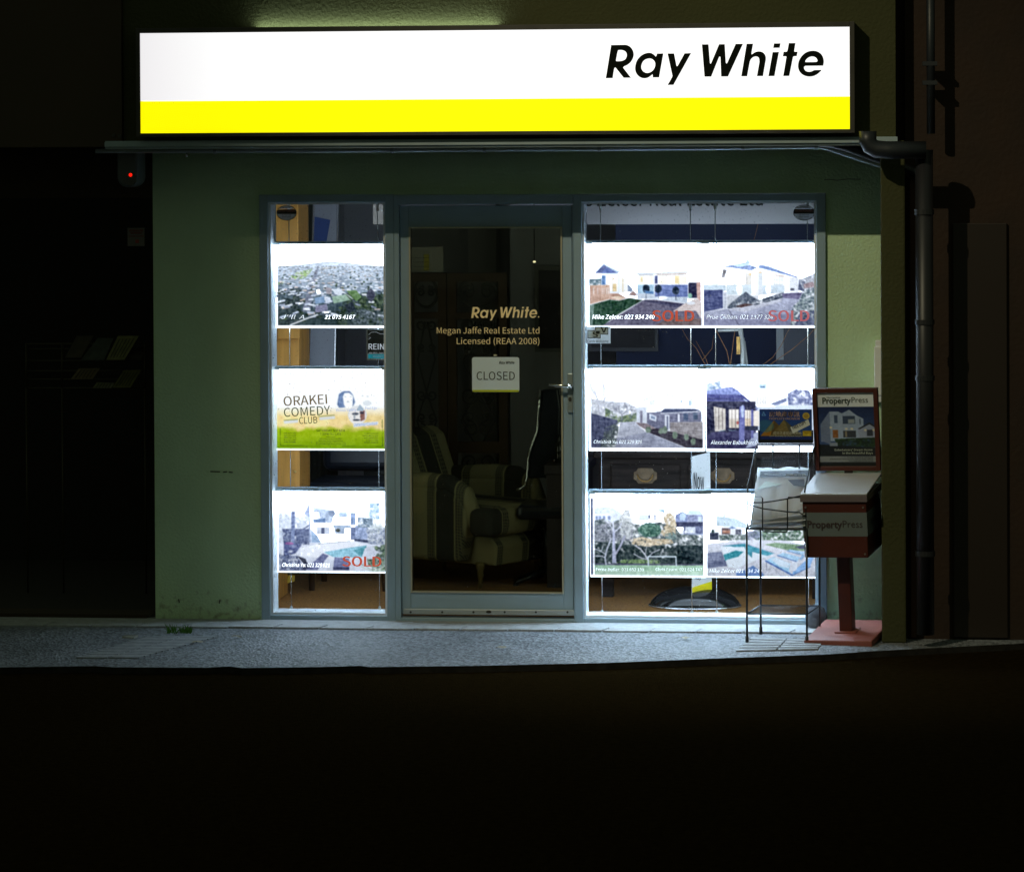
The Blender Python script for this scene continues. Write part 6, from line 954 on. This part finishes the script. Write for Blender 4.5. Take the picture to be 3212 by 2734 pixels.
for k_, (dx, dz_, lb) in enumerate(((8, .012, 'second newspaper showing its edge behind the top one in the rack basket'), (-7, .022, 'rearmost newspaper showing its edge in the rack basket'))):
    q = [P(232 + dx, 66 - 500 * dz_ * .9, Yb + .04 + dz_), P(702 + dx, 58 - 500 * dz_ * .9, Yb + .04 + dz_), P(662 + dx, 600, Yf + .14 + dz_ * 3), P(160 + dx, 604, Yf + .14 + dz_ * 3)]; g2 = 14; vs2 = []; fs2 = []
    for i in range(5):
        for j in range(g2 + 1): u, v = j / g2, i / 4; p = (q[0] * (1 - u) + q[1] * u) * (1 - v) + (q[3] * (1 - u) + q[2] * u) * v; vs2.append((p.x, p.y + .004 * math.sin(j * .8 + k_), p.z + .006 * math.sin(j * .7 + k_ * 2)))
    for i in range(4):
        for j in range(g2): kk = i * (g2 + 1) + j; fs2.append((kk, kk + 1, kk + g2 + 2, kk + g2 + 1))
    o2 = obj('newspaper', MB().add(vs2, fs2), PAPER, smooth=True); tag(o2, lb, 'newspaper', 'newspapers in the wire rack'); o2.modifiers.new('Thickness', 'SOLIDIFY').thickness = .006
def lay(x0, y0, x1, y1, d=.003):
    """patch that lies on the sloping upper sheet"""
    def on(x, y):
        ys = [60, 160, 300]; i = 0 if y < 160 else 1; v = (y - ys[i]) / (ys[i + 1] - ys[i]); xs0 = [230, 215, 200]; xs1 = [700, 690, 680]
        u = (x - (xs0[i] * (1 - v) + xs0[i + 1] * v)) / ((xs1[i] - xs0[i]) * (1 - v) + (xs1[i + 1] - xs0[i + 1]) * v); l = rows[i][0] * (1 - u) + rows[i][1] * u; h = rows[i + 1][0] * (1 - u) + rows[i + 1][1] * u
        p = l * (1 - v) + h * v; return Vector((p.x, p.y - .014 - d, p.z + d))
    return on
on = lay(0, 0, 0, 0); q = [on(245, 135), on(690, 132), on(694, 80), on(252, 84)]; dv = Vector((0, .001, -.001)); obj('masthead', MB().hexa([q[0], q[1], q[1] + dv, q[0] + dv, q[3], q[2], q[2] + dv, q[3] + dv]), M('masthead_navy', (.012, .02, .045), .6), T3)
m = MB(); p = on(480, 128); e_ = on(668, 128); text_to(m, '房地產專訊', p.x, e_.x, p.z, .0085, p.y - .006, bold=.02); p = on(285, 115); text_to(m, 'PROPERTY OVERVIEW', p.x, on(440, 115).x, p.z, .0035, p.y - .006, bold=.02); obj('lettering', m, white_card, T3)
q = [on(560, 215), on(660, 225), on(655, 160), on(505, 165)]; obj('corner_flash', MB().hexa([q[0], q[1], q[1] + dv, q[0] + dv, q[3], q[2], q[2] + dv, q[3] + dv]), M('flash_navy', (.10, .12, .18), .6), T3)
q = [on(215, 255), on(300, 235), on(450, 205), on(300, 175)]; obj('front_photo', MB().hexa([q[0], q[1], q[1] + dv, q[0] + dv, q[3], q[2], q[2] + dv, q[3] + dv]), M('photo_teal', (.58, .70, .74), .6), T3)
# lower papers of the stack, curled at the right
m = MB(); vs = []; fs = []; low_ = [((190, 515), (660, 470)), ((180, 555), (665, 520)), ((150, 608), (662, 575))]
for i, (l, h) in enumerate(low_):
    for j in range(13):
        t = j / 12; x = l[0] + (h[0] - l[0]) * t; y = l[1] + (h[1] - l[1]) * t ** 3 + 6 * math.sin(t * 7 + i); p = P(x, y, Yf + .012 - .02 * (t > .8)); vs.append((p.x, p.y, p.z))
n_ = len(vs); vs += [(x, y + .2, z + .01) for x, y, z in vs]
for i in range(3):
    for j in range(12): k = i * 13 + j; fs.append((k, n_ + k, n_ + k + 1, k + 1))
tag(obj('newspaper', MB().add(vs, fs), PAPER, smooth=True), 'lower newspapers with curled dark edged pages at the foot of the rack basket', 'newspaper', 'newspapers in the wire rack'); bpy.context.scene.objects['newspaper.003'].modifiers.new('Thickness', 'SOLIDIFY').thickness = .004
m = MB(); c_ = zz2(765, 1450); p = at(*c_, -.12); m.lathe((p.x, -.12, 0.001), [(.03, 0), (.05, .02), (.055, .06), (.04, .10), (.012, .118)], 18); tag(obj('stone', m, M('grey_stone', (.14, .15, .17), .7, var=(20, .3), bump=(40, .6)), smooth=True), 'rounded dark stone behind the red stand base', 'stone')
# ------------------------------------------------------------------ red newspaper stand, leaning and turned a little
zp = lambda x, y, Y: at(*zz2(x, y), Y)
T = thing('newspaper_stand', 'oxide red newspaper stand with white band, post, base and framed front page', 'newspaper stand', (0, 0, 0))
gc = atz(2662, 1990, 0); T.location = (gc.x, -.45, 0); T.rotation_euler = (R(4.), R(-1.4), R(-11.0))
K_ = 1.57e-3
def bx(m, x0, x1, y0, y1, z0, z1): return m.box(x0, x1, y0, y1, z0, z1)
zB = .43; hB = .27; wB = .155; yF, yB_ = -.20, .16
obj('base', bx(MB(), -.165, .165, -.25, .25, .008, .040), M('faded_red', (.27, .075, .055), .6, var=(6, .2), bump=(60, .2)), T, local=True, bevel=.004)
obj('foot_skid', bx(bx(MB(), -.14, -.11, -.24, .24, 0, .0075), .11, .14, -.24, .24, 0, .0075), dark, T, local=True)
obj('post', bx(MB(), -.030, .034, -.06, .02, .041, zB), red, T, local=True, bevel=.004)
obj('box', bx(MB(), -wB, wB, yF, yB_, zB + .001, zB + hB), red, T, local=True, bevel=.004)
m = MB(); bx(m, -wB - .0015, wB + .0015, yF - .0015, yB_ - .02, zB + .105, zB + .22); bn = obj('white_band', m, tape, T, local=True)
m = MB(); text_to(m, 'Property', -.134, .035, zB + .146, .034, yF - .003, bold=.022, sans=False); text_to(m, 'Press', .038, .134, zB + .148, .034, yF - .003, bold=-.008, sans=False); obj('lettering', m, M('band_ink', (.035, .02, .02), .6), T, local=True)
m2_ = MB(); text_to(m2_, 'PropertyPress', -.13, .10, 0, .034, 0); m = MB(); m.add([(wB + .003 - v[1] * .0, v[0] + .0, v[2] + zB + .146) for v in m2_.v], m2_.f); obj('side_lettering', m, M('band_ink', (.035, .02, .02), .6), T, local=True)
# lid: sloping clear cover with a front lip
zt0 = zB + hB; m = MB(); m.hexa([(-wB - .008, yF - .012, zt0 + .035), (wB + .008, yF - .012, zt0 + .035), (wB + .008, yB_ + .01, zt0 + .075), (-wB - .008, yB_ + .01, zt0 + .075), (-wB - .008, yF - .012, zt0 + .043), (wB + .008, yF - .012, zt0 + .043), (wB + .008, yB_ + .01, zt0 + .083), (-wB - .008, yB_ + .01, zt0 + .083)])
obj('lid', m, lid_m, T, local=True, bevel=.004, bseg=3)
m = MB(); bx(m, -wB - .008, wB + .008, yF - .013, yF - .007, zt0 + .002, zt0 + .034); bx(m, wB + .0022, wB + .0078, yF - .0065, yB_, zt0 + .004, zt0 + .036); bx(m, -wB - .0078, -wB - .0022, yF - .0065, yB_, zt0 + .004, zt0 + .036); obj('lid_skirt', m, M('skirt_plastic', (.16, .13, .14), .15, spec=.7), T, local=True, bevel=.002)
m = MB(); bx(m, -wB + .002, wB - .002, yF + .01, yB_ - .01, zt0 + .0005, zt0 + .034); obj('hopper', m, red, T, local=True); m = MB(); m.tube([(-wB - .02, yB_ + .005, zt0 + .07), (wB + .022, yB_ + .005, zt0 + .07)], .006, 10); obj('hinge_pin', m, dark, T, local=True)
for x, z in ((-.14, zB + .02), (.14, zB + .02), (-.14, zB + .245), (.14, zB + .245)): obj('bolt', MB().disc((x, z), .005, .005, yF - .004, yF, 10), M('bolt_steel', (.3, .3, .3), .4, .8), T, local=True)
obj('collar', bx(MB(), -.05, .055, -.085, .045, .041, .047), MATS['faded_red'], T, local=True, bevel=.002)
# framed front page
fy = yB_ - .01; z0 = zt0 + .095; z1 = z0 + .405; fw = .162; e = .022
m = MB(); bx(m, -fw, -fw + e, fy, fy + .025, z0, z1); bx(m, fw - e, fw, fy, fy + .025, z0, z1); bx(m, -fw + e, fw - e, fy, fy + .025, z1 - e, z1); bx(m, -fw + e, fw - e, fy, fy + .025, z0, z0 + e); fr = obj('poster_frame', m, red, T, local=True, bevel=.002); obj('backboard', bx(MB(), -fw + .001, fw - .001, fy + .026, fy + .032, z0, z1), dark, T, local=True); obj('frame_stay', bx(MB(), -.02, .02, fy + .012, fy + .03, zt0 - .1, z0), dark, T, local=True)
ix0, ix1, iz0, iz1 = -fw + e, fw - e, z0 + e, z1 - e
sheet('front_page', pic_cover(), [(ix0, fy + .014, iz1), (ix1, fy + .014, iz1), (ix1, fy + .014, iz0), (ix0, fy + .014, iz0)], print_m, T, lit=False, local=True)
U = lambda x: ix0 + (x - 920) / 575 * (ix1 - ix0); Vv = lambda y: iz1 - (y - 600) / 810 * (iz1 - iz0)
def ft(m, s, x0, x1, base, cap, **k): text_to(m, s, U(x0), U(x1), Vv(base), Vv(cap) - Vv(base), fy + .012, **k)
m = MB(); ft(m, 'The Central', 1015, 1155, 663, 645); ft(m, 'Property', 972, 1262, 720, 655, bold=.024, sans=False); ft(m, 'Press', 1270, 1435, 712, 650, bold=-.006, sans=False); ft(m, 'Proudly marketed by Chris Pennie', 1205, 1465, 1318, 1306); ft(m, 'Barfoot & Thompson, Herne Bay office', 1030, 1465, 1338, 1326); ft(m, 'Refer page 3 for further details', 1220, 1465, 1357, 1346); obj('lettering', m, M('page_ink', (.04, .06, .05), .6), T, local=True)
m = MB(); ft(m, "Entertainers' Dream Home", 1078, 1462, 1242, 1220); ft(m, 'in the Beautiful Bays', 1156, 1464, 1278, 1256); obj('caption_lettering', m, M('page_cream', (.55, .60, .50), .6), T, local=True)
# ------------------------------------------------------------------ dim neighbouring shop window: racks of leaflets
wire_d = M('rack_wire', (.05, .045, .02), .4, .3); Y = .9
T = thing('leaflet_rack', 'wire leaflet rack standing in the dark neighbouring shop window', 'rack', at(330, 1330, Y)); T.location.z = .01; ORI[T.name] = Vector(T.location)
n5 = lambda x, y, Y=Y: at(x / 2.205, 600 + y / 2.205, Y); m = MB()
for y in (1055, 1090, 1172, 1242, 1300, 1360): m.tube([n5(180, y), n5(1002, y - 2)], .004, 6)
for i in range(26): x = 880 + i * 5; m.tube([n5(x, 1095), n5(x - 30, 1170, Y - .03)], .0016, 4)
for i in range(12): x = 700 + i * 25; m.tube([n5(x, 1245), n5(x + 12, 1270), n5(x + 25, 1245)], .0016, 4)
for x in (182, 430, 1002): m.tube([n5(x, 1050), n5(x, 1360)], .005, 6); p = n5(x, 1360); m.tube([p, (p.x, p.y, .0105)], .005, 6)
obj('wire_frame', m, wire_d, T, smooth=True)
lf = [((815, 1000), (960, 1000), (860, 1165), (735, 1165), (.42, .42, .14), 'yellowish curled leaflet in the upper tier, nearest the window post'), ((675, 1015), (785, 1015), (720, 1165), (560, 1165), (.10, .13, .10), 'dark green leaflet in the middle of the upper tier'), ((530, 1000), (645, 1000), (560, 1150), (450, 1150), (.10, .08, .04), 'brown leaflet at the left of the upper tier'), ((545, 1225), (692, 1222), (640, 1298), (490, 1298), (.30, .22, .10), 'printed grid leaflet in the middle of the lower tier'), ((855, 1238), (978, 1234), (900, 1358), (775, 1358), (.26, .26, .05), 'yellow striped leaflet in the lower tier, nearest the window post'), ((670, 1320), (790, 1325), (770, 1360), (640, 1360), (.28, .28, .10), 'pale low leaflet at the foot of the rack')]
for q0, q1, q2_, q3, c_, lb in lf:
    A_ = [n5(*q3, Y - .06), n5(*q2_, Y - .06), n5(*q1, Y - .006), n5(*q0, Y - .006)]; dv = Vector((0, .004, 0)); o = thing('leaflet', 'dim ' + lb, 'leaflet', A_[0], group='leaflets in the dark shop window')
    obj('sheet', MB().hexa([A_[0], A_[1], A_[1] + dv, A_[0] + dv, A_[3], A_[2], A_[2] + dv, A_[3] + dv]), M('leaflet_%d' % int(c_[0] * 1000 + q0[0]), tuple(v * .45 for v in c_), .5, var=(30, .3)), o)
    if c_[0] > .2:
        m = MB(); g_ = lambda u, v: (A_[3] * (1 - u) + A_[2] * u) * (1 - v) + (A_[0] * (1 - u) + A_[1] * u) * v - Vector((0, .002, 0))
        for k in range(1, 6): m.tube([g_(k / 6, .12), g_(k / 6, .9)], .0018, 4)
        obj('print_lines', m, ink, o)
a = rect(400, 715, 453, 772, .026); T = thing('warning_sticker', 'small pale warning sticker on the dark neighbouring window', 'sticker', ((a[0] + a[1]) / 2, .026, a[2])); obj('backing', MB().box(a[0], a[1], .0262, .029, a[2], a[3]), M('sticker_pale', (.12, .11, .10), .6), T)
m = MB(); ptext(m, 'BURGLAR', 406, 449, 726, 720, .025, bold=.02); ptext(m, 'BEWARE', 410, 446, 734, 728, .025, bold=.02); ptext(m, 'THIS SHOP IS ALARMED', 404, 451, 743, 739, .025); p = at(430, 757, .025); m.box(p.x - .009, p.x + .009, .0252, .0258, p.z - .009, p.z + .009); obj('lettering', m, M('sticker_ink', (.25, .03, .02), .6), T)
